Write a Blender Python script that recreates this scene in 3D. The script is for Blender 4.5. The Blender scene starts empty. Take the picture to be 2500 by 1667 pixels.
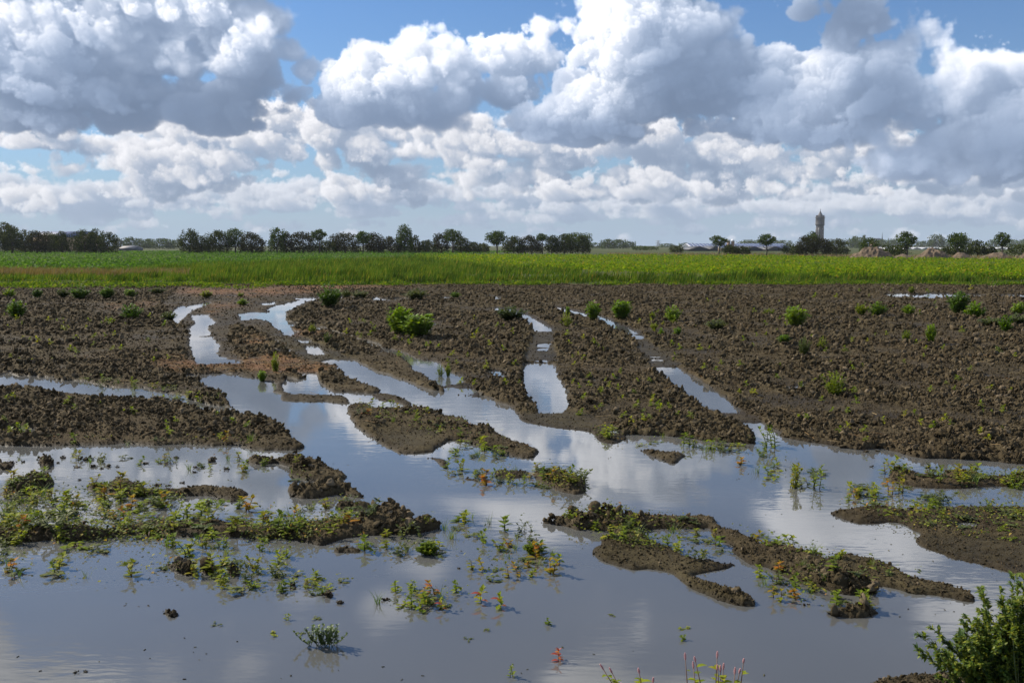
import numpy as np, math, random
# ---------------------------------------------------------------- camera model
F_PX = 2430.0; HOR = 600.0; CAM_H = 2.2
PITCH = math.atan((833.5 - HOR) / F_PX)
CP, SP = math.cos(PITCH), math.sin(PITCH)
def ray(u, v):
    c = (np.asarray(u, dtype=np.float64) - 1250.0) / F_PX
    d = (833.5 - np.asarray(v, dtype=np.float64)) / F_PX
    return c, CP + SP * d, -SP + CP * d
def azel(u, v):
    x, y, z = ray(u, v)
    return np.arctan2(x, y), np.arctan2(z, np.hypot(x, y))

# ---------------------------------------------------------------- the sky: cumulus lit by the sun, marched through a density volume
def lattice_noise(shape, step, wl, rng):
    """smooth value noise in -1..1 on a grid of SHAPE cells of size STEP, features of size WL"""
    out = None
    dims = [int(n * s / wl) + 3 for n, s in zip(shape, step)]
    a = rng.random(dims, dtype=np.float32) * 2 - 1
    for ax in (0, 1, 2):
        p = np.arange(shape[ax]) * (step[ax] / wl)
        i = p.astype(np.int32); f = (p - i).astype(np.float32); f = f * f * (3 - 2 * f)
        sh = [1, 1, 1]; sh[ax] = -1; f = f.reshape(sh)
        lo = np.take(a, i, ax); hi = np.take(a, i + 1, ax)
        hi -= lo; hi *= f; lo += hi
        a = lo
    return a
_rn = np.random.default_rng(77)
def _tile(n=128, f=16):
    """tileable smooth noise volume"""
    a = _rn.random((f, f, f), dtype=np.float32) * 2 - 1
    for ax in (0, 1, 2):
        p = np.arange(n) * (f / n); i = p.astype(int); t = (p - i).astype(np.float32); t = t * t * (3 - 2 * t)
        sh = [1, 1, 1]; sh[ax] = -1; t = t.reshape(sh)
        a = np.take(a, i % f, ax) * (1 - t) + np.take(a, (i + 1) % f, ax) * t
    return a
TILE = _tile()
def _rot(rng):
    q = np.linalg.qr(rng.normal(size=(3, 3)))[0]
    return q.astype(np.float32)
def noise_at(gx, gy, gz, wl, rng, fine):
    """noise of feature size WL at a grid given by its three axes, lattice turned at random"""
    q = _rot(rng) * (8.0 / wl); off = rng.random(3) * 128
    p = []
    for k in range(3):
        c = (q[k, 0] * gx)[:, None, None] + (q[k, 1] * gy)[None, :, None] + (q[k, 2] * gz + off[k] + 4096)[None, None, :]
        p.append(c.astype(np.float32))
    if not fine:
        i = [c.astype(np.int32) & 127 for c in p]
        return TILE[i[0], i[1], i[2]]
    i0 = [np.floor(c).astype(np.int32) for c in p]; f = [c - i for c, i in zip(p, i0)]; i0 = [i & 127 for i in i0]; i1 = [(i + 1) & 127 for i in i0]
    def g(a, b, c): return TILE[a, b, c]
    x00 = g(i0[0], i0[1], i0[2]) * (1 - f[0]) + g(i1[0], i0[1], i0[2]) * f[0]
    x10 = g(i0[0], i1[1], i0[2]) * (1 - f[0]) + g(i1[0], i1[1], i0[2]) * f[0]
    x00 = x00 * (1 - f[1]) + x10 * f[1]
    x01 = g(i0[0], i0[1], i1[2]) * (1 - f[0]) + g(i1[0], i0[1], i1[2]) * f[0]
    x11 = g(i0[0], i1[1], i1[2]) * (1 - f[0]) + g(i1[0], i1[1], i1[2]) * f[0]
    x01 = x01 * (1 - f[1]) + x11 * f[1]
    return x00 * (1 - f[2]) + x01 * f[2]
def billow(axes, wl, octaves, rng, gain=0.52):
    out = 0; amp = 1.0; tot = 0
    for k in range(octaves):
        n = np.abs(noise_at(*axes, wl, rng, wl > 24))
        out = out + amp * n; tot += amp * 0.42
        amp *= gain; wl *= 0.52
    return out / tot - 1.0
def cloud_layer(lobes, x0, x1, y0, y1, dx, dz, nz, disp, wl, soft, sigma, seed, sun=(-0.70, 0.62, -0.28), octaves=5, base=0.62, fade=130.0, kidn=7, shade=(), gain=.60, holes=()):
    """lobes in units of 1/2430 rad: (x, y, rx, ry, w). Returns light and opacity maps, row 0 lowest."""
    rng = np.random.default_rng(seed)
    nx, ny = int((x1 - x0) / dx), int((y1 - y0) / dx)
    X = x0 + (np.arange(nx) + .5) * dx; Y = y0 + (np.arange(ny) + .5) * dx; Z = (np.arange(nz) - nz / 2 + .5) * dz
    S = np.full((nx, ny, nz), -60.0, np.float32)
    pr = random.Random(seed)
    kids = []
    for (cx, cy, rx, ry, w) in lobes:                    # smaller puffs on the skin of every lobe
        for k in range(kidn):
            t = pr.uniform(-.4, math.pi + .4); q = pr.uniform(.55, 1.0); s = pr.uniform(.14, .42)
            kids.append((cx + rx * q * math.cos(t), cy + ry * q * math.sin(t), s * rx, s * (rx * .35 + ry * .65), w - pr.uniform(-.5, .7) * .4 * (rx + ry)))
    for (cx, cy, rx, ry, w) in list(lobes) + kids:
        m = 1.5
        i0, i1 = np.searchsorted(X, [cx - rx * m - 30, cx + rx * m + 30]); j0, j1 = np.searchsorted(Y, [cy - ry * m - 30, cy + ry * m + 30])
        if i1 <= i0 or j1 <= j0: continue
        rz = 0.5 * (rx + ry) * 0.8
        dy = Y[j0:j1] - cy
        dy = np.where(dy < 0, dy / (ry * base), dy / ry)
        r = np.sqrt(((X[i0:i1] - cx) / rx)[:, None, None] ** 2 + dy[None, :, None] ** 2 + ((Z - w) / rz)[None, None, :] ** 2).astype(np.float32)
        s = (1 - r) * min(rx, ry)
        np.maximum(S[i0:i1, j0:j1], s, out=S[i0:i1, j0:j1])
    for (cx, cy, rx, ry, w) in holes:                     # clear sky where stray shreds would float
        S -= (90 * np.exp(-(((X - cx) / rx) ** 2)[:, None] - (((Y - cy) / ry) ** 2)[None, :])).astype(np.float32)[:, :, None]
    axes = (X.astype(np.float32), Y.astype(np.float32), Z.astype(np.float32))
    S += disp * 0.8 * noise_at(*axes, wl * 1.7, rng, True)
    S += disp * 1.2 * billow(axes, wl, octaves, rng, gain)
    sf = noise_at(*axes, wl * 1.5, rng, True)      # crisp in some places, frayed in others
    sf = soft * (0.4 + 2.8 * np.clip(sf + 0.05, 0, 1))
    D = np.clip((S + disp * .25) / sf, 0, 1); del S, sf
    D *= sigma
    # optical depth towards the sun, swept column by column from the sunward side
    tau = np.zeros_like(D); FADE = math.exp(-dx / fade)
    sy, sz = sun[1] / -sun[0] , sun[2] / -sun[0]
    seg = dx / -sun[0] 
    oy, oz = sy * dx / dx, sz * dx / dz          # in cells
    jy = np.arange(ny) + oy; jz = np.arange(nz) + oz
    def lerp(a, p, ax):
        n = a.shape[ax]; i = np.floor(p).astype(int); f = (p - i).astype(np.float32)
        sh = [1, 1]; sh[ax] = -1; f = f.reshape(sh)
        lo = np.take(a, np.clip(i, 0, n - 1), ax); hi = np.take(a, np.clip(i + 1, 0, n - 1), ax)
        return lo + (hi - lo) * f
    for i in range(1, nx):
        prev = tau[i - 1] * FADE + D[i - 1] * seg
        prev = lerp(lerp(prev, jy, 0), jz, 1)
        tau[i] = prev
    # sky light from above, from below weaker
    up = np.cumsum(D[:, ::-1], axis=1)[:, ::-1] * dx
    amb = 0.34 + 0.66 * np.exp(-0.022 * up)
    if shade:                                             # hand-placed shade: soft spots of added optical depth, no cloud casts them
        sh = np.zeros((nx, ny), np.float32)
        for (cx, cy, rx, ry, w) in shade:
            sh += 1.45 * w * np.exp(-(((X - cx) / rx) ** 2)[:, None] - (((Y - cy) / ry) ** 2)[None, :])
        tau += sh[:, :, None]
    L = 0.70 * np.exp(-1.0 * tau) + 0.46 * np.exp(-0.34 * tau) + 0.13 * np.exp(-0.08 * tau)
    del tau, up
    # view integration, near slice (low z) first
    T = np.ones((nx, ny), np.float32); rs = np.zeros((nx, ny), np.float32); ra = np.zeros((nx, ny), np.float32)
    for k in range(nz):
        t = np.exp(-D[:, :, k] * dz * 1.4)
        wgt = T * (1 - t)
        rs += wgt * L[:, :, k]; ra += wgt * amb[:, :, k]
        T *= t
    A = 1 - T
    return rs.T, ra.T, A.T
def blur1(a, n, ax):
    for _ in range(2):
        k = np.ones(2 * n + 1) / (2 * n + 1)
        p = [(0, 0)] * a.ndim; p[ax] = (n, n)
        a = np.apply_along_axis(lambda m: np.convolve(m, k, 'valid'), ax, np.pad(a, p, mode='edge'))
    return a
NEAR_LOBES = [(390,230,140,70,40),(300,270,120,50,40),(1760,255,100,60,40),(1130,250,80,50,40),(560,250,110,50,30),(2250,300,70,60,40),(2150,60,60,60,40),
 
 # the large cloud on the left
 (480,262,190,62,0),(250,230,210,75,10),(90,285,150,40,30),(575,150,110,75,-30),(30,195,70,50,-40),(480,60,160,95,20),(640,45,85,60,10),
 (300,60,190,105,30),(110,60,170,110,20),(700,130,42,30,20),(735,38,40,18,40),(400,150,150,90,20),(180,150,130,80,0),(590,220,90,60,0),(60,100,120,80,-10),
 (230,95,60,50,-70),(140,110,60,50,-60),(560,300,110,25,20),(330,20,120,60,-40),(620,110,70,55,-60),(-60,120,140,120,0),
 # the middle cloud
 (1005,108,58,42,0),(935,172,90,62,0),(865,215,85,75,0),(1055,160,85,75,10),(1130,185,75,65,10),(850,280,95,55,0),(980,270,125,60,-10),(1090,265,100,50,0),
 (1245,160,75,55,60),(1225,230,85,60,40),(1300,135,60,48,60),(1335,70,55,30,70),(1000,190,80,60,-40),(745,185,28,40,30),(720,240,55,40,40),(690,270,50,28,40),
 # the tall cloud right of the middle
 (1450,55,62,75,0),(1560,60,110,85,0),(1525,150,95,80,-20),(1455,235,85,65,-10),(1380,265,75,48,-10),(1305,285,75,42,-10),(1245,303,65,35,0),(1555,265,125,70,-10),
 (1670,200,130,100,20),(1710,60,105,60,20),(1640,110,110,80,20),(1770,160,95,65,30),(1430,318,170,34,0),(1500,20,90,60,0),(1600,215,90,70,-20),(1620,30,90,60,10),
 (1900,165,75,60,20),(2000,205,125,85,20),(2060,100,62,85,0),(2085,35,75,55,-20),(1960,25,110,42,0),(2150,140,95,70,10),(2220,98,52,48,30),(2020,265,150,75,0),
 (2150,235,95,100,-10),(1900,280,135,62,10),(1800,315,130,42,10),(2000,330,160,42,0),(1840,230,90,60,20),(2060,180,60,60,-50),(1985,245,50,60,-60),(2120,300,90,50,-10),(2275,155,22,15,20),
 # the clouds at the right edge
 (2325,215,62,45,0),(2300,268,95,72,0),(2350,330,115,72,10),(2450,250,95,80,20),(2490,330,100,85,0),(2245,390,110,34,0),(2440,400,90,48,0),(2235,330,60,40,10),(2550,260,90,90,10),
 # what stands above
 (560,-60,180,90,20),(250,-70,220,110,30),(20,-60,150,110,20),(1500,-60,100,90,0),(1620,-70,110,80,10),(1990,-50,110,70,0),(2090,-60,70,60,0),(1740,-30,60,40,20)]
MID_LOBES = [(700,300,130,46,30),(420,320,150,40,30),(1150,325,120,40,30),(1420,350,140,36,30),(1850,330,150,40,30),(2080,330,120,44,30),(240,360,130,34,30),(1250,300,90,40,30),(2380,430,140,40,30),(600,330,90,40,30),(900,330,110,40,30),(50,300,120,40,30),
 
 (50,350,120,27,0),(175,335,110,30,0),(380,385,115,62,0),(430,345,62,38,0),(330,405,100,42,0),(45,412,95,27,0),(170,412,95,30,0),(125,395,40,20,0),(620,350,90,42,0),(685,380,85,42,0),
 (650,412,95,30,0),(800,395,52,27,0),(890,430,32,20,0),(950,440,32,20,0),(1000,372,110,42,0),(1060,352,62,32,0),(1300,365,130,37,0),(1265,440,115,32,0),(1500,362,82,42,0),(1600,340,140,42,0),
 (1720,372,110,52,0),(1650,432,92,20,0),(1530,432,42,22,0),(1840,392,105,36,0),(1960,425,92,42,0),(2010,402,62,36,0),(1890,462,62,26,0),(1960,468,130,26,0),(2130,372,92,52,0),
 (2060,372,82,36,0),(2400,452,42,38,0),(2130,456,52,16,0),(1490,472,260,28,0),(560,440,160,20,0),(840,470,130,26,0),(1160,400,90,28,0),(160,492,75,32,0),(720,490,32,24,0),(2300,440,60,22,0),(2480,440,60,30,0),(250,470,120,22,0),
 (480,330,130,30,0),(760,340,90,34,0),(880,350,80,30,0),(1400,395,90,34,0),(900,395,70,28,0),(1120,345,90,30,0),(540,390,90,34,0),(1350,470,90,24,0),(1080,430,80,24,0),(2250,430,110,26,0)]
FAR_LOBES = [(1440,512,34,24,0),(1620,516,92,24,0),(1720,522,62,22,0),(1020,492,52,18,0),(2090,500,120,28,0),(2270,482,62,28,0),(2240,505,120,32,0),(2420,520,72,24,0),(1900,510,55,20,0),(1500,505,60,22,0)]
SHADE = [(500,275,160,60,5),(300,230,150,60,2.2),(90,280,120,45,2),(1720,185,120,85,4.5),(1640,260,110,45,2.2),(2085,45,95,60,4),(1990,30,120,35,2),(2165,255,85,85,4),(1010,285,190,40,2.5),
 (1480,318,230,28,3),(1880,250,110,60,1.6),(650,230,90,60,2),(1330,200,60,60,1),(2460,300,80,90,1.4),(1960,335,200,30,2.5),(2420,390,160,60,2.6),(1210,255,70,50,2),(2290,330,60,60,1.2),(180,140,90,70,1.2),(820,300,60,40,1)]
def to_ang(l):
    out = []
    for (u, v, rx, ry, w) in l:
        a, e = azel(u, v)
        out.append((float(a) * F_PX, float(e) * F_PX, rx, ry, w))
    return out
def build_sky():
    x0, x1, y0, y1, dx = -1260.0, 1260.0, 0.0, 640.0, 1.8
    rng = random.Random(5)
    far = list(FAR_LOBES)
    for i in range(150):
        t = rng.random(); v = 470 + 118 * t
        s = (1.15 - t) * rng.uniform(.5, 1.25)
        far.append((rng.uniform(-80, 2580), v, 85 * s + 8, 22 * s + 3, rng.uniform(-40, 40)))
    mid = list(MID_LOBES)
    for i in range(60):
        v = rng.uniform(350, 500); s = rng.uniform(.4, 1.0)
        mid.append((rng.uniform(-60, 2560), v, 75 * s, 24 * s, rng.uniform(0, 60)))
    res = []
    res.append(cloud_layer(to_ang(far), x0, x1, y0, 240, dx, 6.0, 26, 13, 34, 4.0, 0.05, 3, octaves=5))
    res.append(cloud_layer(to_ang(mid), x0, x1, y0, 360, dx, 7.0, 32, 28, 62, 5.5, 0.045, 4, octaves=7, gain=.64))
    res.append(cloud_layer(to_ang(NEAR_LOBES), x0, x1, y0 + 120, y1, dx, 8.0, 52, 46, 120, 11.5, 0.055, 5, octaves=8, fade=110., kidn=9, gain=.60, shade=to_ang(SHADE), holes=to_ang([(1155,0,45,45,0)])))
    ny, nx = int((y1 - y0) / dx), int((x1 - x0) / dx)
    rgb = np.zeros((ny, nx, 3), np.float32); al = np.zeros((ny, nx), np.float32)
    SUNC = np.array([1.0, 0.965, 0.93]); AMB = np.array([0.36, 0.52, 0.82])
    # (gain of direct light, of sky light, haze towards the horizon colour)
    par = [(0.58, 0.42, 0.46, 0.0), (0.70, 0.36, 0.30, 0.0), (0.92, 0.42, 0.03, 120.0)]
    HAZE = np.array([0.34, 0.44, 0.56])
    el = (np.arange(ny) + .5) * dx
    for (rs, ra, A), (gs, ga, hz, yo) in zip(res, par):
        j = int(yo / dx); h = rs.shape[0]
        q = np.clip(rs / np.maximum(A, .02) / .75, 0, 1)[..., None]
        col = gs * rs[..., None] * ((SUNC if yo else np.array([1.04, .95, .85])) * q + np.array([.58, .73, .98]) * (1 - q)) + ga * ra[..., None] * AMB
        hzv = (hz * np.exp(-np.maximum(el[j:j + h] - 40, 0) / 260.0))[:, None, None]
        col = col * (1 - hzv) + hzv * HAZE * A[..., None]
        rgb[j:j + h] = rgb[j:j + h] * (1 - A[..., None]) + col
        al[j:j + h] = al[j:j + h] * (1 - A) + A
    return rgb, al, (x0, x1, y0, y1)
import bpy, bmesh
from mathutils import Vector, Matrix
SC = bpy.context.scene
COL = SC.collection
R_ = math.radians
def world_xy(u, v, z=0.0):
    """point of the plane at height z that the photograph shows at (u, v)"""
    x, y, w = ray(u, v)
    t = (z - CAM_H) / w
    return x * t, y * t
def at_dist(u, d):
    """x for a thing shown at column u and standing d metres ahead"""
    return (u - 1250.0) / F_PX * d / CP * 1.0
def z_at(v, d):
    """height that shows at row v at distance d"""
    x, y, w = ray(1250, v)
    return CAM_H + w / y * d
def project(x, y, z=0.0):
    dy = CP * y - SP * (z - CAM_H); dz = SP * y + CP * (z - CAM_H)
    return 1250 + F_PX * x / dy, 833.5 - F_PX * dz / dy

# ---------------------------------------------------------------- mesh helpers
def mesh_np(name, verts, faces, mat, smooth=False, parent=None):
    """verts (n,3); faces: array (m,k) or list of such arrays"""
    me = bpy.data.meshes.new(name)
    verts = np.ascontiguousarray(verts, dtype=np.float32)
    fl = faces if isinstance(faces, (list, tuple)) else [faces]
    fl = [np.asarray(f, dtype=np.int32) for f in fl if len(f)]
    loops = np.concatenate([f.ravel() for f in fl])
    sizes = np.concatenate([np.full(len(f), f.shape[1], np.int32) for f in fl])
    starts = np.concatenate([[0], np.cumsum(sizes)[:-1]]).astype(np.int32)
    me.vertices.add(len(verts)); me.vertices.foreach_set('co', verts.ravel())
    me.loops.add(len(loops)); me.loops.foreach_set('vertex_index', loops)
    me.polygons.add(len(sizes)); me.polygons.foreach_set('loop_start', starts)
    if smooth: me.polygons.foreach_set('use_smooth', np.ones(len(sizes), dtype=bool))
    me.update(calc_edges=True)
    if mat: me.materials.append(mat)
    o = bpy.data.objects.new(name, me)
    COL.objects.link(o)
    if parent: o.parent = parent
    return o
class MB:
    """collects simple solids, then links them as one mesh"""
    def __init__(s): s.v = []; s.f = {}; s.n = 0
    def add(s, v, f):
        v = np.asarray(v, float); s.v.append(v)
        for q in f: s.f.setdefault(len(q), []).append([i + s.n for i in q])
        s.n += len(v)
    def box(s, a, b, rz=0, o=(0, 0)):
        x0, y0, z0 = a; x1, y1, z1 = b
        v = np.array([(x, y, z) for z in (z0, z1) for x, y in ((x0, y0), (x1, y0), (x1, y1), (x0, y1))])
        s.add(v, [(3, 2, 1, 0), (4, 5, 6, 7), (0, 1, 5, 4), (1, 2, 6, 5), (2, 3, 7, 6), (3, 0, 4, 7)])
    def lathe(s, prof, n=24, c=(0, 0), cap=True):
        v = []; f = []
        for r, z in prof:
            for k in range(n): a = 2 * math.pi * k / n; v.append((c[0] + r * math.cos(a), c[1] + r * math.sin(a), z))
        for i in range(len(prof) - 1):
            for k in range(n): k2 = (k + 1) % n; f.append((i * n + k, i * n + k2, (i + 1) * n + k2, (i + 1) * n + k))
        if cap: f.append(tuple(reversed(range(n)))); f.append(tuple((len(prof) - 1) * n + k for k in range(n)))
        s.add(v, f)
    def tube(s, pts, radii, n=6):
        """tapered limb through pts"""
        v = []; f = []
        pts = [Vector([float(q) for q in p]) for p in pts]
        for i, p in enumerate(pts):
            t = (pts[min(i + 1, len(pts) - 1)] - pts[max(i - 1, 0)]).normalized()
            a = t.orthogonal().normalized(); b = t.cross(a)
            for k in range(n):
                q = 2 * math.pi * k / n; w = p + float(radii[i]) * (math.cos(q) * a + math.sin(q) * b); v.append(tuple(w))
        for i in range(len(pts) - 1):
            for k in range(n): k2 = (k + 1) % n; f.append((i * n + k, i * n + k2, (i + 1) * n + k2, (i + 1) * n + k))
        f.append(tuple(reversed(range(n)))); f.append(tuple((len(pts) - 1) * n + k for k in range(n)))
        s.add(v, f)
    def raw(s): return np.concatenate(s.v), [np.array(q, np.int32) for q in s.f.values()]
    def build(s, name, mat, parent=None, smooth=False):
        v, f = s.raw(); return mesh_np(name, v, f, mat, smooth, parent)
def instances(tv, tf, pos, scl, rot):
    """many copies of a template as arrays: pos (m,3), scl (m,) or (m,3), rot (m,3,3)"""
    m, n = len(pos), len(tv)
    scl = np.asarray(scl); scl = scl[:, None, None] if scl.ndim == 1 else scl[:, None, :]
    v = np.einsum('mij,mnj->mni', rot, tv[None] * scl) + pos[:, None, :]
    f = (tf[None] + (np.arange(m) * n)[:, None, None]).reshape(-1, tf.shape[1])
    return v.reshape(-1, 3), f
def rots(rng, m, tilt=0.0, full=False):
    """random turns about z, tilted by up to TILT, or any orientation"""
    if full:
        q = rng.normal(size=(m, 4)); q /= np.linalg.norm(q, axis=1)[:, None]; w, x, y, z = q.T
        return np.stack([1-2*(y*y+z*z), 2*(x*y-z*w), 2*(x*z+y*w), 2*(x*y+z*w), 1-2*(x*x+z*z), 2*(y*z-x*w), 2*(x*z-y*w), 2*(y*z+x*w), 1-2*(x*x+y*y)], 1).reshape(-1, 3, 3)
    a = rng.uniform(0, 2 * np.pi, m); b = rng.uniform(-1, 1, m) * tilt; c = rng.uniform(0, 2 * np.pi, m)
    def rz(t):
        o = np.zeros((m, 3, 3)); o[:, 0, 0] = o[:, 1, 1] = np.cos(t); o[:, 0, 1] = -np.sin(t); o[:, 1, 0] = np.sin(t); o[:, 2, 2] = 1; return o
    def rx(t):
        o = np.zeros((m, 3, 3)); o[:, 1, 1] = o[:, 2, 2] = np.cos(t); o[:, 1, 2] = -np.sin(t); o[:, 2, 1] = np.sin(t); o[:, 0, 0] = 1; return o
    return rz(c) @ rx(b) @ rz(a)
def joinm(parts):
    """[(v, f)] -> one pair, f grouped by corner count"""
    vs = []; fs = {}; n = 0
    for v, f in parts:
        for q in (f if isinstance(f, list) else [f]):
            fs.setdefault(q.shape[1], []).append(q + n)
        vs.append(v); n += len(v)
    return np.concatenate(vs), [np.concatenate(q) for q in fs.values()]
def tag(o, label=None, cat=None, group=None, kind=None):
    if label: o['label'] = label
    if cat: o['category'] = cat
    if group: o['group'] = group
    if kind: o['kind'] = kind
    return o
def empty(name, loc, rz=0.0):
    o = bpy.data.objects.new(name, None); COL.objects.link(o); o.location = loc; o.rotation_euler[2] = rz; o.empty_display_size = .1
    return o
def copy_tree(o):
    c = o.copy(); COL.objects.link(c)
    for ch in list(o.children):
        k = ch.copy(); COL.objects.link(k); k.parent = c
    return c

# ---------------------------------------------------------------- materials
def new_mat(name):
    m = bpy.data.materials.new(name); m.use_nodes = True; nt = m.node_tree; nt.nodes.clear()
    return m, nt, nt.nodes.new('ShaderNodeOutputMaterial')
def N(nt, kind, **kw):
    n = nt.nodes.new(kind)
    for k, v in kw.items():
        if k.startswith('i_'): n.inputs[k[2:].replace('_', ' ')].default_value = v
        else: setattr(n, k, v)
    return n
def noise(nt, scale, detail=4, rough=.6, vec=None, dim='3D'):
    n = N(nt, 'ShaderNodeTexNoise', noise_dimensions=dim); n.inputs['Scale'].default_value = scale; n.inputs['Detail'].default_value = detail; n.inputs['Roughness'].default_value = rough
    if vec: nt.links.new(vec, n.inputs['Vector'])
    return n.outputs[0]
def ramp(nt, fac, stops):
    r = N(nt, 'ShaderNodeValToRGB'); e = r.color_ramp.elements
    while len(e) < len(stops): e.new(.5)
    for s, (p, c) in zip(e, stops): s.position = p; s.color = (*c, 1)
    nt.links.new(fac, r.inputs[0]); return r.outputs[0]
def mix(nt, fac, a, b, typ='MIX'):
    m = N(nt, 'ShaderNodeMix', data_type='RGBA', blend_type=typ)
    for sk, val in ((m.inputs[0], fac), (m.inputs[6], a), (m.inputs[7], b)):
        if isinstance(val, (int, float)): sk.default_value = val
        elif isinstance(val, tuple): sk.default_value = (*val, 1)
        else: nt.links.new(val, sk)
    return m.outputs[2]
def mapr(nt, v, a, b, c=0., d=1., smooth=True):
    m = N(nt, 'ShaderNodeMapRange', interpolation_type='SMOOTHSTEP' if smooth else 'LINEAR')
    nt.links.new(v, m.inputs[0])
    for i, q in enumerate((a, b, c, d)): m.inputs[i + 1].default_value = q
    return m.outputs[0]
def math_(nt, op, a, b=None):
    m = N(nt, 'ShaderNodeMath', operation=op)
    for i, q in enumerate((a, b)):
        if q is None: continue
        if isinstance(q, (int, float)): m.inputs[i].default_value = q
        else: nt.links.new(q, m.inputs[i])
    return m.outputs[0]
def leaf_mat(name, stops, transl=.35, rough=.45, trans_tint=(1.25, 1.15, .5), per='island', spec=.4, patch=None):
    """leaves: each leaf its own shade out of STOPS, light comes through"""
    m, nt, out = new_mat(name)
    geo = N(nt, 'ShaderNodeNewGeometry')
    f = geo.outputs['Random Per Island']
    if per == 'object':
        oi = N(nt, 'ShaderNodeObjectInfo'); f = math_(nt, 'FRACT', math_(nt, 'ADD', math_(nt, 'MULTIPLY', f, .45), math_(nt, 'MULTIPLY', oi.outputs['Random'], .55)))
    c = ramp(nt, f, stops)
    if patch:                                             # stands of other kinds of plant
        col, sc, lo, hi = patch
        c = mix(nt, mapr(nt, noise(nt, sc, 4, .6, geo.outputs['Position']), lo, hi, 0, .85), c, col, 'MULTIPLY')
    p = N(nt, 'ShaderNodeBsdfPrincipled'); p.inputs['Roughness'].default_value = rough; p.inputs['Specular IOR Level'].default_value = spec
    nt.links.new(c, p.inputs['Base Color'])
    t = N(nt, 'ShaderNodeBsdfTranslucent'); nt.links.new(mix(nt, 1.0, c, trans_tint, 'MULTIPLY'), t.inputs[0])
    x = N(nt, 'ShaderNodeMixShader'); x.inputs[0].default_value = transl
    nt.links.new(p.outputs[0], x.inputs[1]); nt.links.new(t.outputs[0], x.inputs[2]); nt.links.new(x.outputs[0], out.inputs[0])
    return m
def plain_mat(name, col, rough=.8, var=.25, scale=3.0, metal=0.0, bump=0.0):
    m, nt, out = new_mat(name)
    tc = N(nt, 'ShaderNodeTexCoord')
    n = noise(nt, scale, 5, .65, tc.outputs['Object'])
    c = ramp(nt, n, [(.25, tuple(q * (1 - var) for q in col)), (.75, tuple(min(1, q * (1 + var)) for q in col))])
    p = N(nt, 'ShaderNodeBsdfPrincipled'); p.inputs['Roughness'].default_value = rough; p.inputs['Metallic'].default_value = metal
    nt.links.new(c, p.inputs['Base Color']); nt.links.new(p.outputs[0], out.inputs[0])
    if bump:
        b = N(nt, 'ShaderNodeBump'); b.inputs['Strength'].default_value = bump; b.inputs['Distance'].default_value = .02
        nt.links.new(n, b.inputs['Height']); nt.links.new(b.outputs[0], p.inputs['Normal'])
    return m

# ---------------------------------------------------------------- camera, sun, sky
cam = bpy.data.cameras.new('camera'); cam_o = bpy.data.objects.new('camera', cam); COL.objects.link(cam_o)
cam.sensor_width = 36.0; cam.lens = 36.0 * F_PX / 2500.0; cam.clip_start = .05; cam.clip_end = 30000
cam_o.location = (0, 0, CAM_H); cam_o.rotation_euler = (math.pi / 2 - PITCH, 0, 0)
SC.camera = cam_o
SUN_AZ, SUN_EL = R_(-60), R_(36)          # left of straight ahead, and up
sun = bpy.data.lights.new('sun', 'SUN'); sun.energy = 5.0; sun.angle = R_(.53); sun.color = (1.0, .90, .75)
sun_o = bpy.data.objects.new('sun', sun); COL.objects.link(sun_o)
sd = Vector((math.sin(SUN_AZ) * math.cos(SUN_EL), math.cos(SUN_AZ) * math.cos(SUN_EL), math.sin(SUN_EL)))
sun_o.rotation_euler = sd.to_track_quat('Z', 'Y').to_euler()
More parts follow.
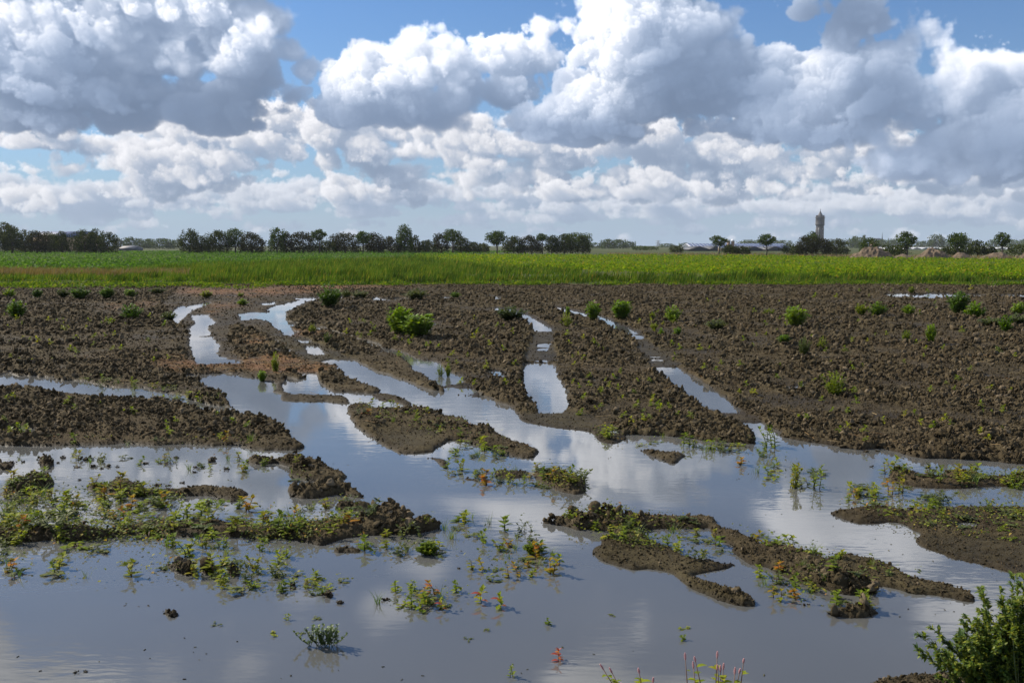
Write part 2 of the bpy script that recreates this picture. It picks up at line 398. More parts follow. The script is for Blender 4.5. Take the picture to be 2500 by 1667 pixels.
def make_world():
    rgb, al, (x0, x1, y0, y1) = build_sky()
    ny, nx = al.shape
    def img(name, rgb, al):
        h, w = al.shape
        im = bpy.data.images.new(name, w, h, alpha=True, float_buffer=True); im.colorspace_settings.name = 'Non-Color'; im.alpha_mode = 'CHANNEL_PACKED'
        px = np.empty((h, w, 4), np.float32); px[..., :3] = rgb; px[..., 3] = al
        im.pixels.foreach_set(px.ravel()); im.update(); im.pack()
        return im
    im1 = img('clouds_ahead', rgb, al)
    # the rest of the sky, coarser
    pr = random.Random(9); lob = []
    OX, OY, od = math.pi * F_PX, 1.35 * F_PX, 15.0
    for i in range(210):
        e = pr.uniform(.08, 1.2); s = pr.uniform(.5, 1.25)
        cx, cy = pr.uniform(-OX, OX), e * F_PX
        for k in range(5): lob.append((cx + pr.gauss(0, 190) * s, cy + pr.gauss(0, 60) * s, 210 * s * pr.uniform(.5, 1), 120 * s * pr.uniform(.5, 1), pr.uniform(-60, 60)))
    rs, ra, A = cloud_layer(lob, -OX, OX, 0, OY, od, 24.0, 18, 60, 260, 40.0, 0.02, 8, octaves=4, kidn=1)
    im2 = img('clouds_around', .92 * rs[..., None] * np.array([1, .965, .93]) + .55 * ra[..., None] * np.array([.40, .55, .84]), A)
    w = bpy.data.worlds.new('World'); SC.world = w; w.use_nodes = True; nt = w.node_tree; nt.nodes.clear()
    L = nt.links.new
    out = N(nt, 'ShaderNodeOutputWorld'); bg = N(nt, 'ShaderNodeBackground'); bg.inputs[1].default_value = .083; L(bg.outputs[0], out.inputs[0])
    sky = N(nt, 'ShaderNodeTexSky', sky_type='NISHITA'); sky.sun_disc = False; sky.sun_elevation = SUN_EL; sky.sun_rotation = SUN_AZ; sky.altitude = 0; sky.air_density = 1.0; sky.dust_density = .6; sky.ozone_density = 2.0
    tc = N(nt, 'ShaderNodeTexCoord'); sp = N(nt, 'ShaderNodeSeparateXYZ'); L(tc.outputs['Generated'], sp.inputs[0])
    az = math_(nt, 'ARCTAN2', sp.outputs[0], sp.outputs[1]); el = math_(nt, 'ARCSINE', sp.outputs[2])
    X = math_(nt, 'MULTIPLY', az, F_PX); Y = math_(nt, 'MULTIPLY', el, F_PX)
    def tex(im, a, b, c, d):
        cx = N(nt, 'ShaderNodeCombineXYZ'); L(mapr(nt, X, a, b, 0, 1, False), cx.inputs[0]); L(mapr(nt, Y, c, d, 0, 1, False), cx.inputs[1])
        t = N(nt, 'ShaderNodeTexImage', extension='EXTEND', interpolation='Cubic'); t.image = im; L(cx.outputs[0], t.inputs[0]); return t
    def over(t):
        c10 = mix(nt, 1.0, t.outputs[0], (10., 10., 10.), 'MULTIPLY')
        inv = math_(nt, 'SUBTRACT', 1.0, t.outputs[1])
        m1 = mix(nt, 1.0, skyc, inv, 'MULTIPLY')
        return mix(nt, 1.0, m1, c10, 'ADD')
    # thin veil of moist air: pale towards the horizon
    veil = math_(nt, 'POWER', 2.718, math_(nt, 'MULTIPLY', math_(nt, 'MAXIMUM', Y, 0.0), -1 / VEIL_H))
    skyb = mix(nt, 1.0, sky.outputs[0], SKY_TINT, 'MULTIPLY')
    skyc = mix(nt, veil, skyb, tuple(10 * q for q in VEIL_C))
    a = over(tex(im1, x0, x1, y0, y1)); b = over(tex(im2, -OX, OX, 0, OY))
    m = math_(nt, 'MULTIPLY', mapr(nt, Y, y1 - 45, y1 - 5, 1, 0), mapr(nt, math_(nt, 'ABSOLUTE', X), x1 - 50, x1 - 5, 1, 0))
    L(mix(nt, m, b, a), bg.inputs[0])
VEIL_H, VEIL_C, SKY_TINT = 260.0, (.35, .45, .58), (.44, .70, 1.02)
SC.view_settings.view_transform = 'Standard'; SC.view_settings.look = 'None'; SC.view_settings.exposure = .42; SC.view_settings.gamma = 1
SC.cycles.use_denoising = True; SC.cycles.max_bounces = 8; SC.cycles.transparent_max_bounces = 8; SC.cycles.volume_bounces = 0; SC.cycles.diffuse_bounces = 3; SC.cycles.glossy_bounces = 3; SC.cycles.sample_clamp_indirect = 4.0
make_world()
# ---------------------------------------------------------------- the field: outlines of mud and water seen in the photograph, laid on the ground
def zc(k, pts):
    """corner points read off an enlarged crop of the photograph -> photograph pixels"""
    ox, oy = {1: (0, 500), 2: (600, 500), 3: (1200, 500), 4: (1860, 480), 5: (0, 880), 6: (600, 880), 7: (1200, 880), 8: (1860, 880), 11: (0, 1240), 12: (600, 1240), 13: (1200, 1240), 14: (1860, 1240), 0: (0, 0)}[k]
    s = 1.0 if k == 0 else 3.672
    return [(ox + a / s, oy + b / s) for a, b in pts]
W_, M_, T_, S_, O_ = 'water', 'mud', 'track', 'straw', 'olive'
OPS = []
def op(kind, k, pts, h=None, r=None):
    p = zc(k, pts)
    if kind == W_ and k in (1, 2, 3, 4):                  # far puddles: their near rims stand in front of the water, the water itself is longer
        cu = sum(a for a, b in p) / len(p); cv = sum(b for a, b in p) / len(p); p = [(cu + (a - cu) * 1.03, cv + (b - cv) * (1.28 if b > cv else 1.05) + .6) for a, b in p]
    OPS.append((kind, p, h, r))
# one great sheet of water below the ploughed ground
op(W_, 0, [(-1200,1016),(0,1016),(200,1018),(400,1022),(560,1030),(640,1085),(690,1090),(640,1046),(600,1020),(540,965),(480,918),(560,912),(640,930),(690,932),(800,905),(860,880),(960,880),(1060,920),(1200,965),(1280,1020),(1390,1048),(1440,1045),(1520,1058),(1620,1060),(1700,1070),(1790,1078),(1842,1080),(1850,1064),(1800,1030),(1850,1025),(1905,1056),(1960,1072),(2020,1083),(2090,1095),(2150,1090),(2200,1100),(2260,1112),(2340,1118),(2420,1126),(2500,1130),(3600,1140),(3600,1900),(-1200,1900)])
# left: the tongue of clods that runs out to the right, and its puddles
op(M_, 5, [(-4400,150),(0,172),(200,192),(370,207),(520,215),(700,245),(900,262),(1100,262),(1180,292),(1400,332),(1550,352),(1700,382),(1850,432),(2020,462),(2100,490),(2350,520),(2440,545),(2520,600),(2600,640),(2650,700),(2720,735),(2715,770),(2600,790),(2350,775),(1900,745),(1400,745),(1000,735),(700,735),(300,745),(0,745),(-4400,745)], .085, 1.1)
op(W_, 5, [(-600,605),(0,610),(200,592),(400,600),(520,640),(300,665),(0,648),(-600,650)])
for q in ([(180,425),(300,410),(380,425),(300,450),(200,448)], [(820,425),(900,420),(1180,430),(1160,445),(900,445)], [(700,625),(820,630),(800,650),(700,645)], [(1040,630),(1120,625),(1130,645),(1050,650)], [(1560,635),(1700,630),(1690,648),(1580,650)]): op(W_, 5, q)
op(W_, 5, [(-1500,110),(0,135),(100,115),(400,142),(700,175),(830,195),(950,222),(1200,235),(1350,255),(1600,292),(1720,332),(1800,362),(2060,405),(2065,490),(1850,470),(1700,425),(1550,395),(1400,376),(1180,338),(1100,315),(900,314),(700,298),(520,268),(370,260),(200,248),(0,226),(-1500,200)])
op(W_, 5, [(1000,88),(1150,95),(1250,105),(1500,122),(1790,130),(1800,160),(1500,145),(1250,132),(1100,112)])
op(W_, 5, [(1780,135),(1900,108),(2100,115),(2350,165),(2350,530),(2230,512),(2200,440),(2120,370),(2100,340),(2000,290),(1880,230)])
# finger and bars between the channels
op(M_, 6, [(640,60),(700,60),(850,105),(900,150),(1000,185),(1100,205),(1190,240),(1210,272),(1100,279),(900,262),(760,262),(690,215),(650,155)], .09, .8)
op(M_, 6, [(265,170),(320,180),(345,280),(400,298),(600,303),(850,298),(930,345),(920,372),(830,378),(700,350),(400,350),(330,345),(250,260)], .06, .6)
op(M_, 6, [(1090,296),(1180,288),(1250,290),(1400,322),(1510,380),(1450,400),(1300,352),(1180,332)], .06, .6)
op(M_, 6, [(1060,60),(1100,60),(1250,110),(1330,150),(1400,192),(1540,218),(1650,263),(1735,270),(1775,278),(1745,235),(1640,160),(1580,110),(1480,60),(1400,-20),(1000,-20)], .11, .9)
op(W_, 6, [(1490,-10),(1700,-10),(1850,110),(1940,150),(1965,190),(1740,203),(1610,118),(1530,75)])
op(T_, 6, [(1700,212),(1970,202),(2110,250),(2000,245),(1760,235)], .03, .3)
op(M_, 6, [(1815,300),(1900,292),(2110,288),(2200,330),(2100,318),(1900,305)], .035, .3)
# the long island
op(M_, 0, [(846,1004),(850,985),(872,980),(894,980),(927,991),(968,994),(1022,994),(1063,1002),(1112,1018),(1158,1032),(1199,1046),(1240,1062),(1280,1082),(1317,1094),(1309,1112),(1281,1114),(1240,1110),(1199,1096),(1158,1083),(1131,1073),(1098,1074),(1080,1084),(1058,1092),(1058,1102),(1017,1104),(975,1100),(940,1082),(910,1062),(880,1042),(860,1022)], .075, .75)
op(T_, 6, [(1150,610),(1400,590),(1700,600),(1800,660),(1680,760),(1400,790),(1250,720)], .055, .45)
op(M_, 6, [(1555,862),(1640,862),(1800,880),(1850,940),(1830,975),(1750,940),(1650,892)], .05, .6)
op(M_, 6, [(1900,1000),(2000,1010),(2150,1060),(2100,1082),(1950,1042)], .04, .6)
op(M_, 6, [(2210,960),(2500,960),(2560,990),(2520,1040),(2350,1050),(2250,1040)], .05, .7)
op(M_, 7, [(350,1005),(450,985),(600,975),(700,1015),(800,1055),(865,1095),(855,1155),(750,1182),(600,1152),(500,1085),(400,1042)], .08, .8)
op(M_, 7, [(1280,802),(1380,792),(1500,812),(1650,812),(1765,855),(1700,885),(1640,912),(1550,882),(1400,842)], .05, .6)
# the smooth grey flat below the second rut
op(M_, 7, [(235,500),(290,470),(640,462),(760,455),(900,500),(1100,590),(1230,690),(1100,745),(990,705),(900,640),(850,632),(700,614),(500,578),(300,540)], .05, .42)
# ruts of the two right-hand wheels
op(T_, 3, [(-20,880),(100,920),(300,950),(500,1050),(560,1110),(560,1250),(590,1400),(300,1400),(330,1280),(410,1120),(330,1040),(250,980),(90,950)], .035, .28)
op(T_, 3, [(520,905),(720,925),(860,965),(1030,1000),(1230,1080),(1340,1130),(1380,1190),(1500,1290),(1700,1430),(1430,1440),(1360,1330),(1270,1190),(1130,1110),(1000,1060),(860,990),(700,960)], .035, .28)
op(W_, 3, [(-10,918),(100,938),(280,968),(350,1005),(470,1055),(540,1095),(400,1104),(335,1050),(270,990),(100,950)])
for q in ([(385,1110),(548,1116),(545,1128),(390,1126)], [(425,1240),(525,1240),(520,1268),(430,1265)], [(430,1282),(510,1280),(500,1294),(430,1293)], [(380,1383),(490,1383),(490,1398),(380,1397)]): op(W_, 3, q)
op(W_, 7, [(305,12),(530,12),(572,38),(560,90),(622,190),(682,250),(655,310),(690,370),(690,440),(640,466),(420,466),(390,400),(340,330),(298,250),(283,150),(298,60)])
op(W_, 3, [(575,920),(700,938),(845,968),(845,988),(740,968),(615,940)])
op(W_, 3, [(940,985),(1030,1010),(1100,1048),(1200,1085),(1310,1128),(1220,1142),(1130,1108),(1040,1070),(1005,1035)])
for q in ([(1255,1160),(1360,1168),(1355,1186),(1265,1184)], [(1405,1340),(1505,1342),(1500,1356),(1420,1356)], [(1440,1374),(1535,1374),(1530,1392),(1455,1392)]): op(W_, 3, q)
op(W_, 7, [(1430,42),(1640,42),(1722,88),(1852,160),(1962,240),(2102,320),(2232,445),(1955,448),(1868,382),(1768,312),(1678,242),(1598,192),(1518,122)])
op(T_, 7, [(1980,450),(2232,448),(2420,520),(2380,560),(2180,552),(2080,500)], .045, .35)
# puddles of the two left-hand ruts, from far to near
op(T_, 0, [(398,735),(440,700),(700,700),(780,730),(720,760),(690,800),(760,830),(830,860),(880,890),(760,890),(640,815),(560,790),(560,850),(600,885),(450,890),(462,800),(420,775)], .05, .45)
for q in ([(1600,908),(1730,895),(1860,868),(1885,885),(1720,938),(1640,992),(1585,1048),(1540,970)], [(1715,985),(1850,980),(1925,1045),(1835,1092),(1885,1142),(1720,1150),(1695,1095),(1760,1060)],
          [(1712,1172),(1900,1182),(1982,1280),(1930,1312),(2005,1350),(2170,1378),(2050,1398),(1760,1396),(1718,1290)], [(130,826),(310,824),(310,832),(130,836)], [(1050,826),(1110,826),(1110,836),(1050,836)], [(1300,955),(1440,958),(1440,966),(1300,966)], [(2060,1290),(2200,1285),(2210,1300),(2070,1306)], [(1100,938),(1150,936),(1150,950),(1110,950)], [(1940,808),(2120,806),(2120,814),(1950,814)]): op(W_, 1, q)
for q in ([(-60,972),(130,958),(352,958),(362,1030),(510,1050),(440,1072),(392,1080),(452,1112),(400,1134),(350,1126),(255,1080),(215,1032),(100,1012),(-20,1032)], [(170,932),(280,893),(420,868),(560,832),(680,822),(670,847),(540,862),(480,888),(380,934),(350,942)],
          [(150,883),(270,863),(250,888),(170,893)], [(430,832),(540,826),(540,836),(430,842)], [(125,1206),(275,1202),(275,1222),(130,1222)], [(240,1280),(405,1280),(385,1304),(250,1302)], [(530,1265),(645,1262),(695,1300),(705,1335),(620,1335),(555,1292)],
          [(680,1398),(780,1382),(950,1382),(1055,1420),(1105,1460),(900,1474),(855,1432),(740,1422)], [(450,1205),(585,1212),(575,1224),(460,1222)], [(950,1185),(1100,1206),(1225,1240),(1210,1262),(1100,1244),(1000,1214)], [(1215,1270),(1320,1285),(1455,1335),(1565,1376),(1705,1436),(1745,1478),(1530,1466),(1495,1424),(1395,1352),(1265,1304)],
          [(560,1072),(700,1095),(960,1160),(955,1172),(700,1120),(560,1086)], [(850,815),(960,822),(960,836),(850,834)], [(1150,824),(1440,828),(1440,846),(1150,844)], [(1750,818),(1855,822),(1855,840),(1760,838)], [(2170,806),(2290,826),(2290,844),(2240,844)], [(2190,912),(2400,930),(2400,945),(2240,938)], [(150,1490),(640,1490),(640,1500),(150,1500)], [(480,1505),(640,1500),(600,1525),(480,1525)]): op(W_, 2, q)
op(W_, 6, [(680,-10),(960,-10),(1085,40),(1095,58),(1050,78),(1100,88),(1310,140),(1540,200),(1450,230),(1200,210),(1000,182),(900,150),(840,92),(900,80),(860,50)])
op(W_, 6, [(355,150),(640,152),(690,212),(760,264),(900,264),(1100,282),(1000,300),(920,340),(850,296),(600,300),(400,296),(345,270)])
op(W_, 4, [(1075,885),(1180,862),(1400,872),(1700,862),(1900,870),(2700,872),(2700,892),(1900,892),(1500,900),(1300,892)])
# wet hollows out in the clods
for k, q in ((8, [(0,215),(250,215),(480,175),(490,195),(300,245),(0,245)]), (8, [(860,212),(940,212),(930,236),(860,236)]), (8, [(1380,110),(1550,110),(1540,150),(1380,135)]), (8, [(2000,115),(2050,115),(2040,150),(2000,145)]), (8, [(1120,300),(1260,300),(1250,325),(1130,322)]), (8, [(2060,200),(2250,190),(2240,215),(2080,222)]), (8, [(1930,825),(2110,815),(2180,850),(2040,858)]),
             (2, [(1900,1440),(2000,1440),(1990,1480),(1930,1480)]), (2, [(2100,1480),(2350,1500),(2350,1530),(2120,1510)]), (7, [(30,95),(100,88),(190,160),(110,180)]), (7, [(780,150),(940,155),(930,180),(800,178)]), (7, [(1120,140),(1180,135),(1180,170),(1130,170)]), (7, [(1390,145),(1480,145),(1470,172),(1400,172)]), (7, [(1040,615),(1200,612),(1130,640),(1050,640)]), (2, [(1260,1030),(1330,1030),(1320,1046),(1270,1046)]), (2, [(1670,1060),(1740,1062),(1740,1076),(1680,1074)]), (2, [(2080,1045),(2130,1045),(2130,1062),(2090,1060)])): OPS.append(('wet', zc(k, q), None, None))
# right: bars and banks
op(M_, 8, [(1105,985),(1180,965),(1500,1005),(1700,978),(1850,988),(2000,1018),(2350,1008),(4600,1000),(4600,1090),(2350,1112),(2100,1122),(1800,1152),(1600,1132),(1350,1112),(1200,1082),(1115,1052)], .06, .75)
op(M_, 8, [(590,1332),(800,1312),(1000,1302),(1300,1312),(1600,1302),(1900,1265),(2350,1295),(5600,1280),(5600,2300),(2350,1930),(2100,1850),(1900,1800),(1700,1760),(1500,1700),(1400,1650),(1370,1580),(1450,1510),(1350,1500),(1300,1455),(1200,1432),(900,1432),(750,1402),(600,1352)], .06, .55)
op(T_, 14, [(1380,270),(1500,210),(1900,230),(2350,260),(5600,260),(5600,1000),(2350,605),(2100,525),(1900,475),(1700,435),(1500,375),(1400,325)],   .04, .42)
op(W_, 14, [(1720,112),(1850,85),(1960,105),(1900,128),(1780,140)])
# the curved ridges below the broad water
op(M_, 13, [(395,120),(560,82),(730,72),(880,32),(950,20),(1060,28),(1150,42),(1230,70),(1400,70),(1650,78),(1830,52),(1940,84),(1955,112),(1900,142),(1750,112),(1550,107),(1450,122),(1380,147),(1265,157),(1280,197),(1400,262),(1500,292),(1650,332),(1750,402),(1900,432),(2010,452),(2220,482),(2150,500),(2000,522),(1930,562),(1800,602),(1950,652),(2050,682),(2200,722),(2350,792),(2400,840),(2350,857),(2150,847),(2000,802),(1850,742),(1740,692),(1640,602),(1530,562),(1400,522),(1250,522),(1100,482),(950,442),(870,360),(900,300),(980,312),(1000,292),(910,255),(1150,250),(1170,202),(1000,197),(900,177),(780,192),(650,162),(500,142)], .055, .8)
op(M_, 13, [(1080,175),(1300,165),(1460,270),(1360,335),(1150,310)], .075, .75)
op(M_, 13, [(1230,52),(1650,58),(1850,28),(1990,70),(2010,150),(1850,172),(1700,150),(1450,160),(1280,190)], .075, .7)
op(M_, 13, [(900,60),(1060,45),(1200,90),(1270,150),(1200,185),(1000,170),(850,110)], .085, .85)
op(M_, 13, [(1150,200),(1290,200),(1420,275),(1520,310),(1400,340),(1200,320)], .075, .8)
op(M_, 13, [(1945,120),(2000,130),(2080,182),(2200,202),(2350,242)] + [(a + 2424, b) for a, b in [(0,312),(130,315),(250,350),(290,365),(400,420),(500,480),(620,560),(760,620),(880,650),(960,690),(1050,732),(1020,772),(900,752),(800,742),(600,702),(500,692),(300,652),(100,562),(0,522)]] + [(2350,522),(2250,482),(2180,402),(2140,350),(2180,302),(2050,252),(1960,222)], .085, .85)
op(M_, 14, [(280,365),(400,335),(560,338),(700,348),(780,368),(880,398),(1000,428),(1100,468),(1200,498),(1300,548),(1400,588),(1500,608),(1650,648),(1750,688),(1840,708),(1920,768),(1930,822),(1800,812),(1700,792),(1550,772),(1350,772),(1200,722),(1000,692),(880,650),(760,620),(620,560),(500,480),(400,420)], .05, .6)
op(W_, 14, [(480,380),(600,370),(690,380),(600,400),(500,400)]); op(W_, 14, [(450,450),(560,480),(720,535),(640,540),(520,500)])
op(M_, 14, [(500,892),(600,897),(750,872),(830,852),(960,842),(1050,892),(1112,922),(1000,952),(930,970),(830,966),(650,932)], .05, .7)
op(M_, 14, [(300,822),(500,832),(530,862),(400,872)], .03, .6); op(M_, 14, [(1240,870),(1310,840),(1370,850),(1320,885),(1260,905)], .03, .6); op(M_, 14, [(0,250),(60,240),(160,270),(150,300),(0,300)], .02, .3)
op(M_, 14, [(860,1570),(1050,1495),(1200,1478),(1350,1455),(1500,1468),(1700,1452),(2350,1400),(5600,1300),(5600,2500),(700,2500)], .06, .45)
# left: weedy banks and chains of clods in the near water
op(M_, 0, [(-1200,1287),(0,1287),(60,1284),(120,1278),(190,1288),(300,1290),(350,1270),(450,1272),(505,1268),(560,1278),(640,1286),(690,1284),(790,1272),(850,1272),(890,1258),(915,1248),(935,1240),(965,1244),(990,1262),(1005,1272),(1040,1270),(1075,1280),(1078,1286),(1040,1296),(1010,1304),(900,1302),(845,1308),(790,1322),(690,1312),(640,1316),(600,1310),(430,1304),(330,1302),(250,1308),(190,1312),(80,1322),(0,1320),(-1200,1330)], .075, .9)
op(M_, 0, [(890,1272),(915,1256),(935,1248),(965,1252),(985,1270),(960,1290),(900,1292)], .16, .7)
op(M_, 5, [(745,1092),(960,1102),(1010,1050),(1100,1045),(1280,1085),(1305,1132),(1460,1122),(1700,1112),(1900,1112),(2100,1115),(2245,1162),(2200,1202),(2100,1242),(1900,1192),(1400,1182),(1000,1222),(950,1162),(780,1162)], .06, 1.0)
op(M_, 5, [(-600,1170),(0,1168),(100,1135),(250,1050),(500,1062),(505,1102),(300,1192),(0,1192),(-600,1200)], .06, 1.0)
op(M_, 6, [(0,885),(70,840),(200,856),(330,885),(380,850),(450,850),(620,905),(700,935),(800,985),(935,1032),(900,1052),(800,1062),(600,1052),(400,1022),(370,985),(430,945),(300,905),(230,915),(100,905)], .075, 1.0)
op(M_, 6, [(352,1140),(430,1130),(600,1130),(700,1100),(780,1100),(900,1120),(1000,1158),(1112,1192),(1000,1197),(800,1182),(600,1212),(480,1212),(370,1192)], .075, 1.0)
op(M_, 6, [(770,1275),(900,1250),(1080,1245),(1150,1255),(1180,1292),(1100,1312),(900,1322),(800,1312)], .05, .9)
op(M_, 11, [(1050,825),(1130,815),(1250,825),(1380,845),(1380,882),(1280,862),(1150,862)], .035, .6); op(M_, 11, [(1410,860),(1500,885),(1650,912),(1520,952),(1440,932)], .04, .7)
for q in ([(1470,500),(1600,465),(1780,500),(1770,552),(1650,562),(1550,532)], [(1790,485),(1900,458),(1950,490),(1930,552),(1840,552)], [(2010,520),(2150,512),(2150,562),(2080,592)], [(100,905),(190,870),(200,900),(60,950),(-60,950),(-60,900)], [(330,870),(430,860),(500,900),(440,965),(380,940)]): op(M_, 11 if q[0][0] > 1000 else 5, q, .05, 1.0)
for k, q in ((12, [(370,665),(460,645),(465,700),(380,710)]), (12, [(640,745),(790,725),(795,790),(690,785)]), (12, [(1200,825),(1310,795),(1310,835),(1230,850)]), (12, [(1530,350),(1650,330),(1730,360),(1700,400),(1560,400)]), (12, [(760,330),(900,320),(1060,340),(1070,380),(800,380)]), (13, [(300,380),(440,370),(470,400),(330,420)]), (13, [(390,450),(600,440),(600,490),(420,470)])): op(M_, k, q, .04, .8)
# straw and reddish spoil lying on the ground
for k, q in ((1, [(1350,1420),(1600,1385),(1800,1400),(2100,1395),(2350,1400),(2400,1470),(2000,1490),(1500,1480)]), (2, [(0,1370),(300,1360),(500,1400),(760,1440),(860,1460),(700,1500),(300,1500),(0,1480)]), (2, [(-600,745),(0,740),(500,715),(900,705),(1500,712),(1500,730),(1000,750),(800,770),(400,800),(0,815),(-600,800)]), (2, [(360,1125),(700,1130),(690,1160),(400,1165)]), (1, [(930,905),(1000,892),(1110,912),(1090,922),(940,922)]), (1, [(1150,895),(1250,875),(1420,868),(1400,892),(1250,905)]), (1, [(1830,890),(2200,885),(2210,910),(1880,920)]), (1, [(1820,955),(1950,938),(1940,975),(1830,975)]), (2, [(-60,1180),(200,1210),(150,1250),(-60,1240)])): op(S_, k, q)
for k, q in ((7, [(235,460),(700,440),(950,560),(850,650),(400,600)]), (13, [(880,300),(1300,330),(2000,440),(1950,600),(2400,850),(1800,760),(1500,560),(950,470)]), (14, [(280,340),(800,360),(1900,760),(1300,790),(500,500)]), (14, [(1370,200),(5600,260),(5600,1000),(1500,400)]), (6, [(1000,560),(1800,600),(1700,820),(1300,760)]), (3, [(300,1100),(600,1100),(600,1400),(280,1400)]), (3, [(1100,1080),(1350,1130),(1750,1450),(1420,1440)]), (2, [(0,1150),(700,1180),(1000,1400),(700,1500),(300,1300),(0,1300)])): op(O_, k, q)

RU0, RU1, RV0, RV1, RS = -900, 3400, 640, 1760, 2.0
RW, RH = int((RU1 - RU0) / RS), int((RV1 - RV0) / RS)
def fill_poly(pts):
    """mask of a polygon on the raster, even-odd by scanline"""
    m = np.zeros((RH, RW), bool)
    p = [((a - RU0) / RS, (b - RV0) / RS) for a, b in pts]
    for j in range(max(0, int(min(q[1] for q in p)) - 1), min(RH, int(max(q[1] for q in p)) + 2)):
        y = j + .5; xs = []
        for (x0, y0), (x1, y1) in zip(p, p[1:] + p[:1]):
            if (y0 <= y) != (y1 <= y): xs.append(x0 + (y - y0) / (y1 - y0) * (x1 - x0))
        xs.sort()
        for a, b in zip(xs[::2], xs[1::2]): m[j, max(0, int(round(a))):max(0, int(round(b)))] = True
    return m
def box(a, n, ax):
    if n < 1: return a
    p = [(0, 0), (0, 0)]; p[ax] = (n, n)
    c = np.cumsum(np.pad(a, p, mode='edge'), axis=ax, dtype=np.float64)
    z = np.zeros_like(np.take(c, [0], ax)); c = np.concatenate([z, c], ax)
    L = a.shape[ax]
    return ((np.take(c, np.arange(2 * n + 1, 2 * n + 1 + L), ax) - np.take(c, np.arange(L), ax)) / (2 * n + 1)).astype(np.float32)
def soft_blur(a, nx, ny):
    for _ in range(2): a = box(box(a, nx, 1), ny, 0)
    return a
HS = .56
def field_raster():
    H = np.full((RH, RW), .030, np.float32); R = np.ones((RH, RW), np.float32); S = np.zeros((RH, RW), np.float32); O = np.zeros((RH, RW), np.float32)
    for kind, pts, h, r in OPS:
        m = fill_poly(pts)
        if kind == W_: H[m] = -.045; R[m] = .35
        elif kind == 'wet': H[m] = np.minimum(H[m], -.012)
        elif kind in (M_, T_): H[m] = h * HS; R[m] = r
        elif kind == S_: S[m] = 1; R[m] *= .6
        else: O[m] = 1
    v = RV0 + (np.arange(RH) + .5) * RS
    t = np.clip((v - 760) / 500, 0, 1)[:, None]
    def b(a): return soft_blur(a, 1, 0) * (1 - t) + soft_blur(a, 4, 2) * t
    return b(H), b(R), soft_blur(S, 7, 2), soft_blur(O, 10, 5)
FH, FR, FS, FO = field_raster()
def lookup(a, u, v):
    i = np.clip((v - RV0) / RS - .5, 0, RH - 1.001); j = np.clip((u - RU0) / RS - .5, 0, RW - 1.001)
    i0 = i.astype(int); j0 = j.astype(int); fi = i - i0; fj = j - j0
    return (a[i0, j0] * (1 - fj) + a[i0, j0 + 1] * fj) * (1 - fi) + (a[i0 + 1, j0] * (1 - fj) + a[i0 + 1, j0 + 1] * fj) * fi
# a tile of broken clods, and one of soft rolling noise
def clod_tile(n, size, count, rmin, rmax, seed):
    rng = np.random.default_rng(seed); t = np.zeros((n, n), np.float32); s = n / size
    for k in range(count):
        r = rmin * (rmax / rmin) ** (rng.random() ** 2.2); e = rng.uniform(.6, 1.0); a = rng.uniform(0, np.pi)
        cx, cy = rng.random(2) * n; w = int(r * s * 1.3) + 1
        ii, jj = np.mgrid[-w:w + 1, -w:w + 1]
        dx = (jj * np.cos(a) + ii * np.sin(a)) / s / r; dy = (-jj * np.sin(a) + ii * np.cos(a)) / s / (r * e)
        # faceted lump: the lowest of a few tilted planes
        d = 1.0 - np.sqrt(dx * dx + dy * dy)
        h = np.full_like(d, .62)
        for _ in range(5):
            th = rng.uniform(0, 2 * np.pi); h = np.minimum(h, rng.uniform(.35, .75) - rng.uniform(.15, .9) * (dx * np.cos(th) + dy * np.sin(th)))
        h = np.minimum(h, d * 1.9) * r
        I = (int(cy) + ii) % n; J = (int(cx) + jj) % n
        t[I, J] = np.maximum(t[I, J], h)
    return t
CT1 = clod_tile(1100, 4.5, 26000, .014, .10, 1); CT2 = clod_tile(700, 2.3, 12000, .009, .035, 2); CT3 = clod_tile(800, 1.4, 24000, .005, .024, 4)
_r2 = np.random.default_rng(3)
def _tile2(n=512, f=64):
    a = _r2.random((f, f), dtype=np.float32) * 2 - 1
    for ax in (0, 1):
        p = np.arange(n) * (f / n); i = p.astype(int); t = (p - i).astype(np.float32); t = t * t * (3 - 2 * t)
        sh = [1, 1]; sh[ax] = -1; t = t.reshape(sh)
        a = np.take(a, i % f, ax) * (1 - t) + np.take(a, (i + 1) % f, ax) * t
    return a
NT = _tile2()
def tile_at(t, size, x, y, ang):
    n = t.shape[0]; c, s = math.cos(ang), math.sin(ang)
    p = (x * c + y * s) * n / size; q = (-x * s + y * c) * n / size
    i0 = np.floor(q).astype(int); j0 = np.floor(p).astype(int); fi = q - i0; fj = p - j0
    i0 %= n; j0 %= n; i1 = (i0 + 1) % n; j1 = (j0 + 1) % n
    return (t[i0, j0] * (1 - fj) + t[i0, j1] * fj) * (1 - fi) + (t[i1, j0] * (1 - fj) + t[i1, j1] * fj) * fi
def n2(x, y, wl, ang=.4): return tile_at(NT, 64 * wl, x + 300, y + 300, ang)
EDGE_Y = world_xy(1250, 697)[1]           # where the ploughed ground meets the grass
